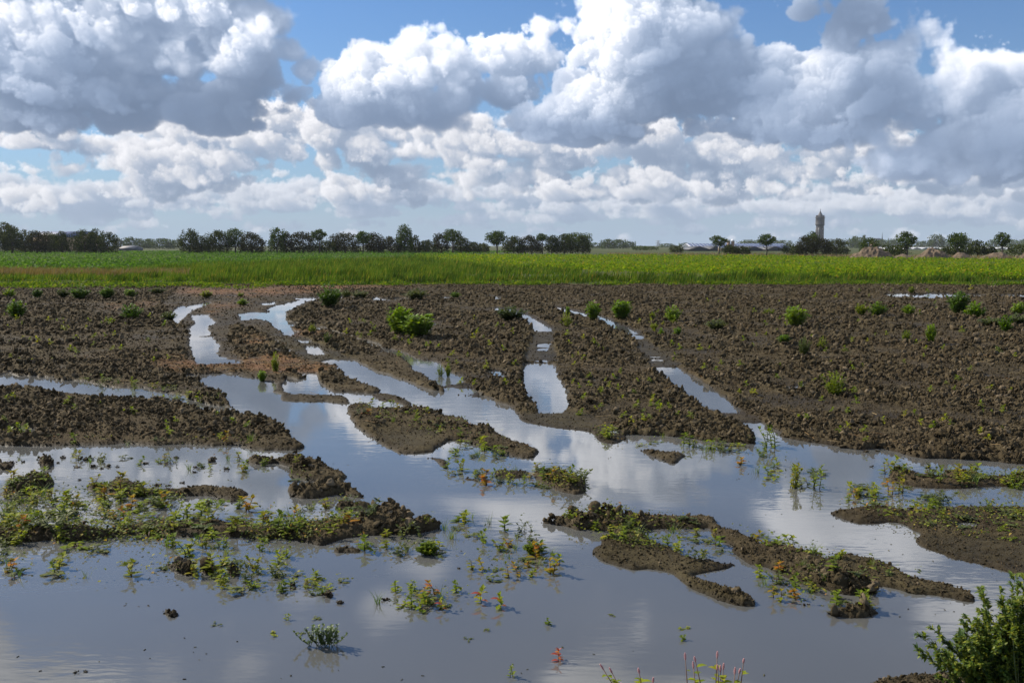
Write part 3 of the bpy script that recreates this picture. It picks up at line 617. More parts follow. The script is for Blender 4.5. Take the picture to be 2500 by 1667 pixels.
def ground_z(x, y, full=True):
    wig = .5
    u, v = project(x, y, .022)
    ua = u + wig * 14 * n2(x, y, .35, .9) * (v - 560) / 400; va = v + 5 * n2(x, y, .3, 1.7) * (v - 600) / 500
    h = lookup(FH, ua, va); r = lookup(FR, ua, va) * np.clip(.95 + .40 * n2(x, y, 1.25, .5) + .25 * n2(x, y, .45, 2.2), .55, 1.3)
    big = .014 * n2(x, y, 1.1, .2) + .013 * n2(x, y, .5, 1.1)
    cl = np.maximum(tile_at(CT1, 4.5, x, y, .35), tile_at(CT1, 3.9, x + 1.3, y + 7, 1.9)) + .8 * tile_at(CT2, 2.3, x, y, 2.5)
    wb = np.clip((r - .72) / .25, 0, 1)
    cl = cl * (.30 + .70 * wb) + (1 - wb) * 1.1 * tile_at(CT3, 1.4, x, y, .8) * np.clip(r * 2.2, .6, 1.6)
    fine = .006 * n2(x, y, .06, .7)
    land = np.clip((h + .040) / .055, 0, 1)
    z = h - .030 * r + (big * r + (cl * (1.7 * r - .30).clip(.12, 1.8) + fine)) * land
    return (z, h, r) if full else z
def build_ground():
    ds = [3.3]
    while ds[-1] < EDGE_Y + 3.0: d = ds[-1]; ds.append(d + min(max(.7 * d * d / 2189, .012), .062))
    ds = np.array(ds); nc = 1560
    s = np.linspace(-1, 1, nc) * .74
    X = s[None, :] * (ds + 2.2)[:, None]; Y = np.repeat(ds[:, None], nc, 1)
    x = X.ravel(); y = Y.ravel()
    z, h, r = ground_z(x, y)
    u, v = project(x, y, .022)
    S = lookup(FS, u, v) * np.clip(.8 + 1.0 * n2(x, y, .5), 0, 1); O = lookup(FO, u, v)
    V = np.stack([x, y, z], 1)
    nr = len(ds); idx = np.arange(nr * nc).reshape(nr, nc)
    F = np.stack([idx[:-1, :-1], idx[:-1, 1:], idx[1:, 1:], idx[1:, :-1]], -1).reshape(-1, 4)
    o = mesh_np('ploughed_ground', V, F, None, smooth=True)
    a = o.data.color_attributes.new('cover', 'FLOAT_COLOR', 'POINT')
    c = np.zeros((len(x), 4), np.float32); c[:, 0] = S; c[:, 1] = O; c[:, 2] = r; c[:, 3] = 1
    a.data.foreach_set('color', c.ravel())
    tag(o, 'dark brown ploughed ground of wet clods crossed by curved wheel ruts', None, None, 'structure')
    return o
def soil_mat(name, attr=True):
    m, nt, out = new_mat(name); L = nt.links.new
    geo = N(nt, 'ShaderNodeNewGeometry'); pos = geo.outputs['Position']
    n1 = noise(nt, 2.2, 6, .65, pos); nf = noise(nt, 38, 4, .7, pos)
    base = ramp(nt, n1, [(.3, (.031, .024, .0135)), (.5, (.058, .046, .026)), (.72, (.100, .080, .047))])
    if not attr:
        base = mix(nt, .5, base, ramp(nt, geo.outputs['Random Per Island'], [(0, (.022, .015, .008)), (.55, (.053, .042, .024)), (.85, (.112, .090, .055)), (1, (.26, .205, .14))]))
    base = mix(nt, mapr(nt, noise(nt, .33, 4, .6, pos), .45, .68, 0, .45), base, (.080, .060, .036))
    base = mix(nt, .5, base, ramp(nt, nf, [(.3, (.35, .35, .35)), (.7, (.68, .68, .66))]), 'OVERLAY')
    if attr:
        at = N(nt, 'ShaderNodeVertexColor', layer_name='cover'); sp = N(nt, 'ShaderNodeSeparateColor'); L(at.outputs[0], sp.inputs[0])
        base = mix(nt, math_(nt, 'MULTIPLY', sp.outputs[1], .7), base, ramp(nt, n1, [(.3, (.048, .040, .018)), (.7, (.082, .068, .034))]))
        base = mix(nt, sp.outputs[0], base, ramp(nt, nf, [(.3, (.10, .052, .028)), (.55, (.20, .108, .055)), (.8, (.42, .27, .13))]))
    spz = N(nt, 'ShaderNodeSeparateXYZ'); L(pos, spz.inputs[0])
    zz = math_(nt, 'ADD', spz.outputs[2], math_(nt, 'MULTIPLY', nf, .02))
    wet = mapr(nt, zz, .012, .055, 1, 0)
    base = mix(nt, wet, base, mix(nt, 1.0, base, (.46, .44, .40), 'MULTIPLY'))
    p = N(nt, 'ShaderNodeBsdfPrincipled'); L(base, p.inputs['Base Color'])
    L(mapr(nt, wet, 0, 1, .88, .55, False), p.inputs['Roughness']); L(mapr(nt, wet, 0, 1, .05, .10, False), p.inputs['Specular IOR Level'])
    b = N(nt, 'ShaderNodeBump'); b.inputs['Strength'].default_value = .7; b.inputs['Distance'].default_value = .012
    L(noise(nt, 60, 4, .7, pos), b.inputs['Height']); L(b.outputs[0], p.inputs['Normal']); L(p.outputs[0], out.inputs[0])
    return m
def water_mat():
    m, nt, out = new_mat('turbid_water'); L = nt.links.new
    geo = N(nt, 'ShaderNodeNewGeometry'); pos = geo.outputs['Position']
    mp = N(nt, 'ShaderNodeMapping'); L(pos, mp.inputs[0]); mp.inputs['Rotation'].default_value = (0, 0, R_(14)); mp.inputs['Scale'].default_value = (.38, 1.0, 1.0)
    n1 = noise(nt, 17, 2, .5, mp.outputs[0]); n2_ = noise(nt, 5, 3, .5, mp.outputs[0]); n3 = noise(nt, .5, 2, .5, pos)
    h = math_(nt, 'ADD', math_(nt, 'MULTIPLY', n1, .35), math_(nt, 'MULTIPLY', n2_, .7))
    gust = mapr(nt, n3, .40, .68, .10, .9)
    b = N(nt, 'ShaderNodeBump'); b.inputs['Distance'].default_value = .0022; L(h, b.inputs['Height']); L(gust, b.inputs['Strength'])
    p = N(nt, 'ShaderNodeBsdfPrincipled'); p.inputs['Roughness'].default_value = .03; p.inputs['IOR'].default_value = 1.6
    c = ramp(nt, n3, [(.3, (.082, .084, .080)), (.7, (.104, .105, .098))])
    L(c, p.inputs['Base Color']); L(b.outputs[0], p.inputs['Normal']); L(p.outputs[0], out.inputs[0])
    return m
SOIL = soil_mat('wet_soil'); CLOD = soil_mat('clod_soil', False); WATER = water_mat()
g = build_ground(); g.data.materials.append(SOIL)
def sheet(name, x0, x1, y0, y1, z, mat, nx=1, ny=1):
    xs = np.linspace(x0, x1, nx + 1); ys = np.linspace(y0, y1, ny + 1)
    V = np.array([(x, y, z) for y in ys for x in xs]); i = np.arange((nx + 1) * (ny + 1)).reshape(ny + 1, nx + 1)
    F = np.stack([i[:-1, :-1], i[:-1, 1:], i[1:, 1:], i[1:, :-1]], -1).reshape(-1, 4)
    return mesh_np(name, V, F, mat)
tag(sheet('water', -60, 60, -12, EDGE_Y + 1.0, 0.0, WATER), 'shallow turbid rain water standing in the ruts and hollows', None, None, 'structure')
# loose clods lying on the ploughed ground: nobody could count them
def ico(sub):
    bm = bmesh.new(); bmesh.ops.create_icosphere(bm, subdivisions=sub, radius=1.0)
    v = np.array([q.co for q in bm.verts]); f = np.array([[w.index for w in q.verts] for q in bm.faces], np.int32); bm.free(); return v, f
def clod_shape(seed, sub):
    rng = np.random.default_rng(seed); v, f = ico(sub)
    for k in range(9):                                   # cut flats into it
        d = rng.normal(size=3); d /= np.linalg.norm(d); t = rng.uniform(.22, .7); q = v @ d
        v = v - np.maximum(q - t, 0)[:, None] * d[None]
    v = v * (1 + rng.normal(size=(len(v), 1)) * .13)
    return v * np.array([1, rng.uniform(.7, 1), rng.uniform(.55, .85)]), f
def clods():
    rng = np.random.default_rng(21); parts = []
    n = 460000
    u = rng.uniform(-520, 3020, n); v = 690 + (1700 - 690) * rng.random(n) ** 1.35
    x, y = world_xy(u, v); 
    z, h, r = ground_z(x, y)
    ok = (z > -.012) & (rng.random(n) < np.where(r < .8, .75 * np.clip(r * 2, .3, 1), .80)) & (y < EDGE_Y)
    x, y, z, r = x[ok], y[ok], z[ok], r[ok]
    d = np.hypot(x, y); lo = np.maximum(.0085, d * .00098)
    s = lo * (1 + 3.2 * rng.random(len(x)) ** 5.0) * (.55 + .5 * r); s = np.where((rng.random(len(x)) < .022) & (r > .7), rng.uniform(.03, .075, len(x)), s); s = np.where(r < .8, s * .62, s); s = np.minimum(s, .10)
    near = s / d > .0021
    for q, sub, ns in ((near, 2, 6), (~near, 1, 6)):
        I = np.nonzero(q)[0]; pick = rng.integers(0, ns, len(I))
        for k in range(ns):
            J = I[pick == k]
            if len(J) == 0: continue
            tv, tf = clod_shape(100 + k + 20 * sub, sub)
            parts.append(instances(tv, tf, np.stack([x[J], y[J], z[J] + s[J] * .25], 1), s[J], rots(rng, len(J), full=True)))
    V, F = joinm(parts)
    o = mesh_np('soil_clods', V, F, CLOD)
    tag(o, 'loose lumps of turned earth scattered over the ploughed ground', None, None, 'stuff')
clods()

# straw and stalks trodden into the reddish mud, flecks drifting on the water: nobody could count them
STRAW = leaf_mat('straw_stalk', [(0, (.10, .052, .022)), (.5, (.24, .13, .055)), (.85, (.42, .27, .12)), (1, (.55, .42, .22))], .1, .8, spec=.05)
FLECK = leaf_mat('drifting_fleck', [(0, (.020, .018, .010)), (.6, (.055, .055, .020)), (1, (.12, .11, .035))], .2, .7, spec=.1)
def litter():
    rng = np.random.default_rng(77)
    u = rng.uniform(-100, 2600, 60000); v = rng.uniform(695, 1100, 60000); S = lookup(FS, u, v)
    k = rng.random(len(u)) < S * .95 + .006; x, y = world_xy(u[k], v[k], .03); z = ground_z(x, y, False); q = z > 0; x, y, z = x[q], y[q], z[q]
    tv = np.array([(-.5, -.5, 0), (.5, -.5, 0), (.5, .5, 0), (-.5, .5, 0), (-.5, 0, .6), (.5, 0, .6)], float); tf = np.array([(0, 1, 5, 4), (3, 4, 5, 2), (0, 3, 2, 1)], np.int32)
    s = np.stack([rng.uniform(.05, .22, len(x)), np.maximum(.006, y * .00035), np.maximum(.006, y * .00035)], 1)
    V, F = instances(tv, tf, np.stack([x, y, z + .012], 1), s, rots(rng, len(x), .35)); tag(mesh_np('straw_litter', V, F, STRAW), 'loose straw trodden into the reddish mud', None, None, 'stuff')
    u = rng.uniform(-100, 2600, 420); v = 950 + 710 * rng.random(420) ** 1.0; x, y = world_xy(u, v); k = (ground_z(x, y, False) < -.01) & (n2(x, y, .8) > -.05); x, y = x[k], y[k]
    V, F = instances(tv, tf, np.stack([x, y, np.full(len(x), .002)], 1), np.stack([rng.uniform(.003, .02, len(x)), rng.uniform(.003, .010, len(x)), np.full(len(x), .004)], 1), rots(rng, len(x), .0)); tag(mesh_np('floating_debris', V, F, FLECK), 'tiny plant flecks drifting on the water', None, None, 'stuff')
litter()
# ---------------------------------------------------------------- the land behind: grass bank, crops, trees, buildings
rng0 = np.random.default_rng(11)
def leaf_tpl(w=.5, fold=.12, droop=.15):
    """a pointed leaf of length 1 along x"""
    t = [0, .3, .65, 1.0]; ww = [.06, .5 * w, .42 * w, 0.0]
    v = []; 
    for a, b in zip(t, ww):
        z = -droop * a * a
        v += [(a, b, z + fold * b * 2), (a, 0, z), (a, -b, z + fold * b * 2)]
    f = []
    for i in range(3):
        f += [(3*i, 3*i+1, 3*i+4, 3*i+3), (3*i+1, 3*i+2, 3*i+5, 3*i+4)]
    return np.array(v, float), np.array(f, np.int32)
def clump_tpl():
    """a small spray of foliage: a folded four-cornered patch"""
    v = np.array([(-.5, 0, 0), (0, -.36, .10), (.5, 0, 0), (0, .36, .10), (0, 0, -.06)], float)
    return v, np.array([(0, 1, 4), (1, 2, 4), (2, 3, 4), (3, 0, 4)], np.int32)
def blade_tpl():
    v = np.array([(-.5, 0, 0), (.5, 0, 0), (-.35, .12, .55), (.35, .12, .55), (.0, .42, 1.0)], float)
    return v, [np.array([(0, 1, 3, 2)], np.int32), np.array([(2, 3, 4)], np.int32)]
def blades(pos, h, w, rng, lean=.35, lean_dir=None):
    """grass blades as arrays"""
    m = len(pos); a = rng.uniform(0, 2 * np.pi, m); 
    tv, tf = blade_tpl()
    c, s = np.cos(a), np.sin(a)
    X = np.zeros((m, 5, 3))
    for k in range(5):
        sx = tv[k, 0] * w; sy = tv[k, 1] * h * lean * 2; sz = tv[k, 2] * h
        X[:, k, 0] = c * sx - s * sy; X[:, k, 1] = s * sx + c * sy; X[:, k, 2] = sz
        if lean_dir is not None:
            X[:, k, 0] += lean_dir[0] * h * tv[k, 2] ** 2; X[:, k, 1] += lean_dir[1] * h * tv[k, 2] ** 2
    X += pos[:, None, :]
    off = (np.arange(m) * 5)[:, None, None]
    return X.reshape(-1, 3), [(f[None] + off).reshape(-1, f.shape[1]) for f in tf]
def sy_(u): return np.asarray(u)
# -- ground of the fields behind, one sheet to the horizon
def land_mat():
    m, nt, out = new_mat('far_land'); L = nt.links.new
    geo = N(nt, 'ShaderNodeNewGeometry'); pos = geo.outputs['Position']
    n1 = noise(nt, .02, 5, .6, pos); n2_ = noise(nt, 1.4, 5, .7, pos)
    c = mix(nt, n2_, ramp(nt, n1, [(.35, (.040, .052, .016)), (.5, (.060, .075, .022)), (.65, (.10, .085, .04))]), ramp(nt, n1, [(.3, (.03, .05, .012)), (.7, (.075, .08, .03))]))
    p = N(nt, 'ShaderNodeBsdfPrincipled'); p.inputs['Roughness'].default_value = .95; p.inputs['Specular IOR Level'].default_value = .1; L(c, p.inputs['Base Color']); L(p.outputs[0], out.inputs[0]); return m
LAND = land_mat()
def bank_h(y): return .22 * np.clip((np.asarray(y, float) - EDGE_Y) / 4.0, 0, 1) ** .8 * np.clip((330 - np.asarray(y, float)) / 60, 0, 1)
def build_land():
    ys = np.concatenate([np.linspace(EDGE_Y + .6, EDGE_Y + 6, 16), np.linspace(EDGE_Y + 8, 360, 60), np.geomspace(380, 9000, 24)]); xs = np.concatenate([-np.geomspace(9000, 5, 30), np.geomspace(5, 9000, 30)])
    Xg, Yg = np.meshgrid(xs, ys); Z = bank_h(Yg) - .02
    Z[0] -= .08
    i = np.arange(Xg.size).reshape(Xg.shape)
    F = np.stack([i[:-1, :-1], i[:-1, 1:], i[1:, 1:], i[1:, :-1]], -1).reshape(-1, 4)
    tag(mesh_np('farmland_ground', np.stack([Xg.ravel(), Yg.ravel(), Z.ravel()], 1), F, LAND, True), 'flat green farmland stretching from the bank to the horizon', None, None, 'structure')
    # the land beside and behind the camera
    V = np.array([(-9000, -9000, -.2), (9000, -9000, -.2), (9000, EDGE_Y + .7, -.2), (-9000, EDGE_Y + .7, -.2)]); tag(mesh_np('base_ground', V, np.array([[0, 1, 2, 3]]), SOIL2), 'bare brown earth around the flooded field', None, None, 'structure')
SOIL2 = plain_mat('dry_soil', (.06, .045, .03), .9, .3, .6)
build_land()
BEET = leaf_mat('beet_leaf', [(0, (.030, .080, .010)), (.5, (.060, .150, .014)), (.85, (.095, .210, .022)), (1, (.14, .24, .05))], .46, .6, spec=.06, patch=((.55, .62, .6), .35, .48, .65))
POTATO = leaf_mat('potato_leaf', [(0, (.066, .135, .010)), (.45, (.135, .245, .014)), (.8, (.22, .295, .018)), (1, (.28, .225, .03))], .52, .9, spec=.03, patch=((.50, .64, .55), .7, .47, .62))
GRASS = leaf_mat('bank_grass_blade', [(0, (.034, .084, .012)), (.4, (.068, .135, .018)), (.75, (.11, .18, .024)), (.93, (.17, .19, .028)), (1, (.25, .19, .055))], .48, .9, spec=.03, patch=((.32, .40, .42), .6, .45, .60))
DRY = leaf_mat('dry_grass_blade', [(0, (.10, .085, .028)), (.5, (.17, .12, .05)), (1, (.20, .17, .07))], .3, .6)
LOWW = leaf_mat('low_weed_leaf', [(0, (.045, .10, .010)), (.6, (.095, .175, .016)), (1, (.19, .22, .025))], .5, .9, spec=.03)
# where the crops begin, read off the photograph as rows of the picture at canopy height
ZC = .62
def beet_front(u): return np.interp(u, [-300, 0, 300, 480, 700, 900, 1100, 1260], [650, 650, 654, 642, 633, 627, 621, 612])
def potato_front(u): return np.interp(u, [1010, 1150, 1300, 1450, 1700, 2000, 2300, 2900], [620, 640, 648, 654, 660, 664, 666, 668])
def potato_back(u): return np.interp(u, [1000, 1300, 1500, 1900, 2100, 2500, 2900], [618, 619, 620, 621.5, 626, 629, 632])
def sample(n, u0, u1, v0, v1, rng, z, bias=1.0):
    u = rng.uniform(u0, u1, n); v = v0 + (v1 - v0) * rng.random(n) ** bias
    x, y = world_xy(u, v, z); return u, v, x, y
def crops():
    rng = np.random.default_rng(31)
    # beet
    u, v, x, y = sample(85000, -260, 1260, 610.8, 662, rng, ZC, 1.25)
    k = (v < beet_front(u) + rng.normal(0, 1.6, len(u))); x, y = x[k], y[k]
    s = np.maximum(.20, y * .0012) * rng.uniform(.7, 1.5, len(x))
    tv, tf = leaf_tpl(.62, .2, .35)
    P = np.stack([x, y, bank_h(y) + rng.uniform(.18, .46, len(x)) + .05 * n2(x, y, 3.0)], 1)
    V, F = instances(tv, tf, P, s, rots(rng, len(x), 1.1))
    tag(mesh_np('beet_crop', V, F, BEET), 'dense rows of glossy green beet leaves', None, None, 'stuff')
    # potato
    u, v, x, y = sample(170000, 1010, 2760, 617, 690, rng, ZC, 1.15)
    k = (v < potato_front(u) + rng.normal(0, 2.0, len(u))) & (v > potato_back(u)); k &= y > EDGE_Y + 3.2 + .8 * n2(x, y * 0, 2.0); x, y = x[k], y[k]
    s = np.maximum(.13, y * .00125) * rng.uniform(.7, 1.5, len(x))
    tv, tf = leaf_tpl(.7, .1, .3)
    P = np.stack([x, y, bank_h(y) + .10 + .24 * rng.random(len(x)) ** .6 + .17 * n2(x, y, .7) + .07 * n2(x, y, 4)], 1)
    V, F = instances(tv, tf, P, s, rots(rng, len(x), 1.35))
    tag(mesh_np('potato_crop', V, F, POTATO), 'yellow-green potato crop with fading leaves', None, None, 'stuff')
    # grass of the bank and of the headland between the crops
    parts = []
    def put(x, y, h, w, ld=(.22, -.02)):
        z = bank_h(y) - .03
        parts.append(blades(np.stack([x, y, z], 1), h, w, rng, .3, ld))
    n = 90000
    x = rng.uniform(-48, 48, n); y = EDGE_Y + .2 + 9.0 * rng.random(n) ** 1.1
    y += 1.5 * n2(x, y * 0, 2.1) + 1.0 * n2(x, y * 0 + 9, .7) - .4
    u, v = project(x, y, .6)
    dens = .55 + .6 * n2(x, y, 1.2)
    k = (np.abs(x) < .55 * y + 4) & (rng.random(n) < dens + .35) & ((y < EDGE_Y + 5.5) | (u < 1250))
    x, y = x[k], y[k]
    put(x, y, (.08 + .28 * np.clip((y - EDGE_Y) / 3.2, 0, 1)) * rng.uniform(.5, 1.4, len(x)) * (1 + .75 * n2(x, y, 1.6) + .4 * n2(x, y, .6)) * np.interp(u[k] if len(u) != len(x) else u, [-300, 250, 650], [.62, .66, 1.0]), rng.uniform(.025, .06, len(x)))
    u, v, x, y = sample(60000, 250, 1420, 617, 656, rng, .62, 1.1)
    k = (v > beet_front(u) - 1) & (v > np.where(u > 1010, np.minimum(potato_front(u), 700), 0)  - 1); x, y = x[k], y[k]
    put(x, y, rng.uniform(.3, .62, len(x)) * (1 + .45 * n2(x, y, 2.6)), np.maximum(.035, y * .0006) * rng.uniform(.7, 1.4, len(x)))
    V, F = joinm(parts)
    tag(mesh_np('bank_grass', V, F, GRASS), 'long green grass on the bank between mud and crops', None, None, 'stuff')
    # dry strip on the left and rough growth beyond the potatoes
    parts.clear()
    u, v, x, y = sample(16000, -260, 460, 645, 661, rng, .55); k = v > 649 + (u / 60) * .8; x, y = x[k], y[k]
    put(x, y, rng.uniform(.3, .55, len(x)), rng.uniform(.03, .06, len(x)))
    u, v, x, y = sample(14000, 1480, 2760, 617, 634, rng, .5)
    k = (v < potato_back(u) + 1.5) & (v > potato_back(u) - 4); x, y = x[k], y[k]
    put(x, y, rng.uniform(.35, .75, len(x)), rng.uniform(.05, .13, len(x)), (.1, 0))
    V, F = joinm(parts); tag(mesh_np('dry_grass', V, F, DRY), 'straw-coloured dry grass edging the green crops', None, None, 'stuff')
    # low yellow-green weeds where the bank meets the mud
    n = 42000; x = rng.uniform(-36, 36, n); y = EDGE_Y - 1.1 + 2.2 * rng.random(n)
    y -= np.where(x < -13, 4.5 * rng.random(n) ** 1.5, .3 * n2(x, x * 0, 2.0) * 3)
    k = rng.random(n) < .32 + .9 * n2(x, y, 1.4) + np.where(x < -12, .12, -.14); x, y = x[k], y[k]
    tv, tf = leaf_tpl(.6, .1, .2)
    P = np.stack([x, y, np.maximum(ground_z(x, np.minimum(y, EDGE_Y + 2), False), bank_h(y)) + rng.uniform(.0, .16, len(x))], 1)
    V, F = instances(tv, tf, P, rng.uniform(.08, .17, len(x)), rots(rng, len(x), 1.2))
    tag(mesh_np('low_weeds', V, F, LOWW), 'low yellow-green weeds creeping from the bank onto the mud', None, None, 'stuff')
crops()
# -- trees
def crown_mats():
    d = {}
    for k, st in {'dark': [(0, (.016, .026, .006)), (.6, (.040, .058, .011)), (1, (.095, .12, .02))], 'green': [(0, (.020, .042, .007)), (.6, (.052, .090, .012)), (1, (.12, .165, .022))],
                  'brown': [(0, (.020, .021, .008)), (.6, (.038, .042, .013)), (1, (.075, .075, .023))], 'olive': [(0, (.040, .050, .018)), (.6, (.065, .082, .026)), (1, (.10, .115, .04))]}.items(): d[k] = leaf_mat('foliage_' + k, st, .20, .85, spec=.04)
    return d
CROWN = crown_mats()
BARK = plain_mat('bark', (.055, .045, .034), .9, .3, 6, bump=.5)
def tree(name, cat, label, u0, u1, vt, vb, d, kind, group, trunk_v=None, seed=None, lean=0.0, shape='round', dens=1.0):
    """crown between columns u0-u1 and rows vt-vb as seen, d metres ahead"""
    uw = .5 * (u1 - u0) * .08; u0, u1, vt = u0 - uw, u1 + uw, vt - 1.5
    rng = np.random.default_rng(seed if seed is not None else int(u0 * 7 + vt * 3 + d))
    uc = .5 * (u0 + u1); xc = at_dist(uc, d); w = .5 * (u1 - u0) * d / F_PX; zt = z_at(vt, d); zb = max(.25, z_at(vb, d))
    hc = .5 * (zt - zb); zc_ = .5 * (zt + zb)
    root = empty(name, (xc, d, 0)); tag(root, label, cat, group)
    ls = max(.24, d * .00125)
    # lobes of foliage
    low = zb < 1.2 and shape in ('round', 'spiky') and cat == 'bush' or (shape in ('round', 'spiky') and vb >= 604)
    nl = {'round': 16, 'spiky': 20, 'pollard': 13, 'poplar': 8}[shape]
    L = []
    for i in range(nl):
        t = -1 + 2 * (i + .5) / nl; a = i * 2.4 + rng.uniform(-.5, .5)
        if shape == 'poplar': q = .3 * rng.random()
        elif low: q = min(1, math.sqrt(max(0, 1 - max(0, t) ** 2.2))) * (.55 + .45 * rng.random())
        else: q = math.sqrt(max(0, 1 - t * t)) * rng.uniform(.6, 1.0)
        if shape == 'pollard': q *= .75 + .25 * t
        r = rng.uniform(.34, .54) * (.88 if shape == 'spiky' else 1)
        q = min(q, 1 - r * .55)
        L.append((q * math.cos(a) * w, q * math.sin(a) * w, zc_ + t * hc * .74, r * w, r * max(hc, .8 * w) * (.75 if shape != 'spiky' else 1.1)))
    # fill both flanks so that the outline has the seen width
    for sgn in (-1, 1):
        r = rng.uniform(.3, .42); L.append((sgn * (1 - r) * w, 0, zc_ + rng.uniform(-.25, .2) * hc - (.25 * hc if low else 0), r * w, r * max(hc, .8 * w)))
    L.append((rng.uniform(-.2, .2) * w, 0, zc_ + .62 * hc, .42 * w, .38 * hc))
    L.append((0, 0, zc_ - .15 * hc, .72 * w, .84 * hc))
    if low:
        for sgn in (-.55, 0, .55): L.append((sgn * w, 0, max(.6, zb + .28 * hc), .46 * w, .42 * hc))
    P = []
    area = 4 * (w * hc) / (ls * ls)
    n = int(min(6000, max(260, area * 15.0 * dens)))
    wt = np.array([l[3] * l[4] for l in L]); pick = rng.choice(len(L), n, p=wt / wt.sum())
    dirs = rng.normal(size=(n, 3)); dirs /= np.linalg.norm(dirs, axis=1)[:, None]
    rr = rng.random(n) ** .45
    l = np.array(L)[pick]
    P = np.stack([l[:, 0] + dirs[:, 0] * rr * l[:, 3], l[:, 1] + dirs[:, 1] * rr * l[:, 3], l[:, 2] + dirs[:, 2] * rr * l[:, 4]], 1)
    P[:, 0] += lean * (P[:, 2] - zb)
    P[:, 2] = np.maximum(P[:, 2], .15)
    # keep inside the seen outline
    P[:, 0] *= 1.12; P[:, 2] = np.minimum(P[:, 2], zt + rng.normal(0, .03, n) * hc)
    tv, tf = clump_tpl()
    # ragged: gaps where no leaves grow, twigs that stand out
    g = n2(P[:, 0] + P[:, 1] * .6 + xc, P[:, 2] + P[:, 1] * .3, max(.5, .35 * w)) + .6 * n2(P[:, 0] - P[:, 1] + xc, P[:, 2], max(.3, .15 * w), 1.3)
    P = P[g > -.62]; n = len(P)
    V, F = instances(tv, tf, P, ls * rng.uniform(.45, 1.35, n), rots(rng, n, full=True))
    mesh_np('crown', V, F, CROWN[kind], parent=root)
    b = MB(); tr = max(.10, .035 * zt)
    zf = zb + hc * .9
    b.tube([(0, 0, -.1), (.05 * w, 0, zf * .4), (lean * hc - .03 * w, 0, zf)], [tr, tr * .8, tr * .45], 7)
    for i in range(5):
        a = rng.uniform(0, 6.28); z0 = zf * rng.uniform(.35, .9)
        b.tube([(0, 0, z0), (.3 * w * math.cos(a), .3 * w * math.sin(a), z0 + .25 * hc), (.62 * w * math.cos(a), .62 * w * math.sin(a), min(zt - .2 * hc, z0 + .75 * hc))], [tr * .45, tr * .3, tr * .12], 5)
    b.build('trunk', BARK, root)
    return root
ROW = 'trees and bushes along the road on the left'; FAR = 'trees far off in the haze'; RROW = 'small trees standing along the right side'; RB = 'bushes between the small trees on the right'
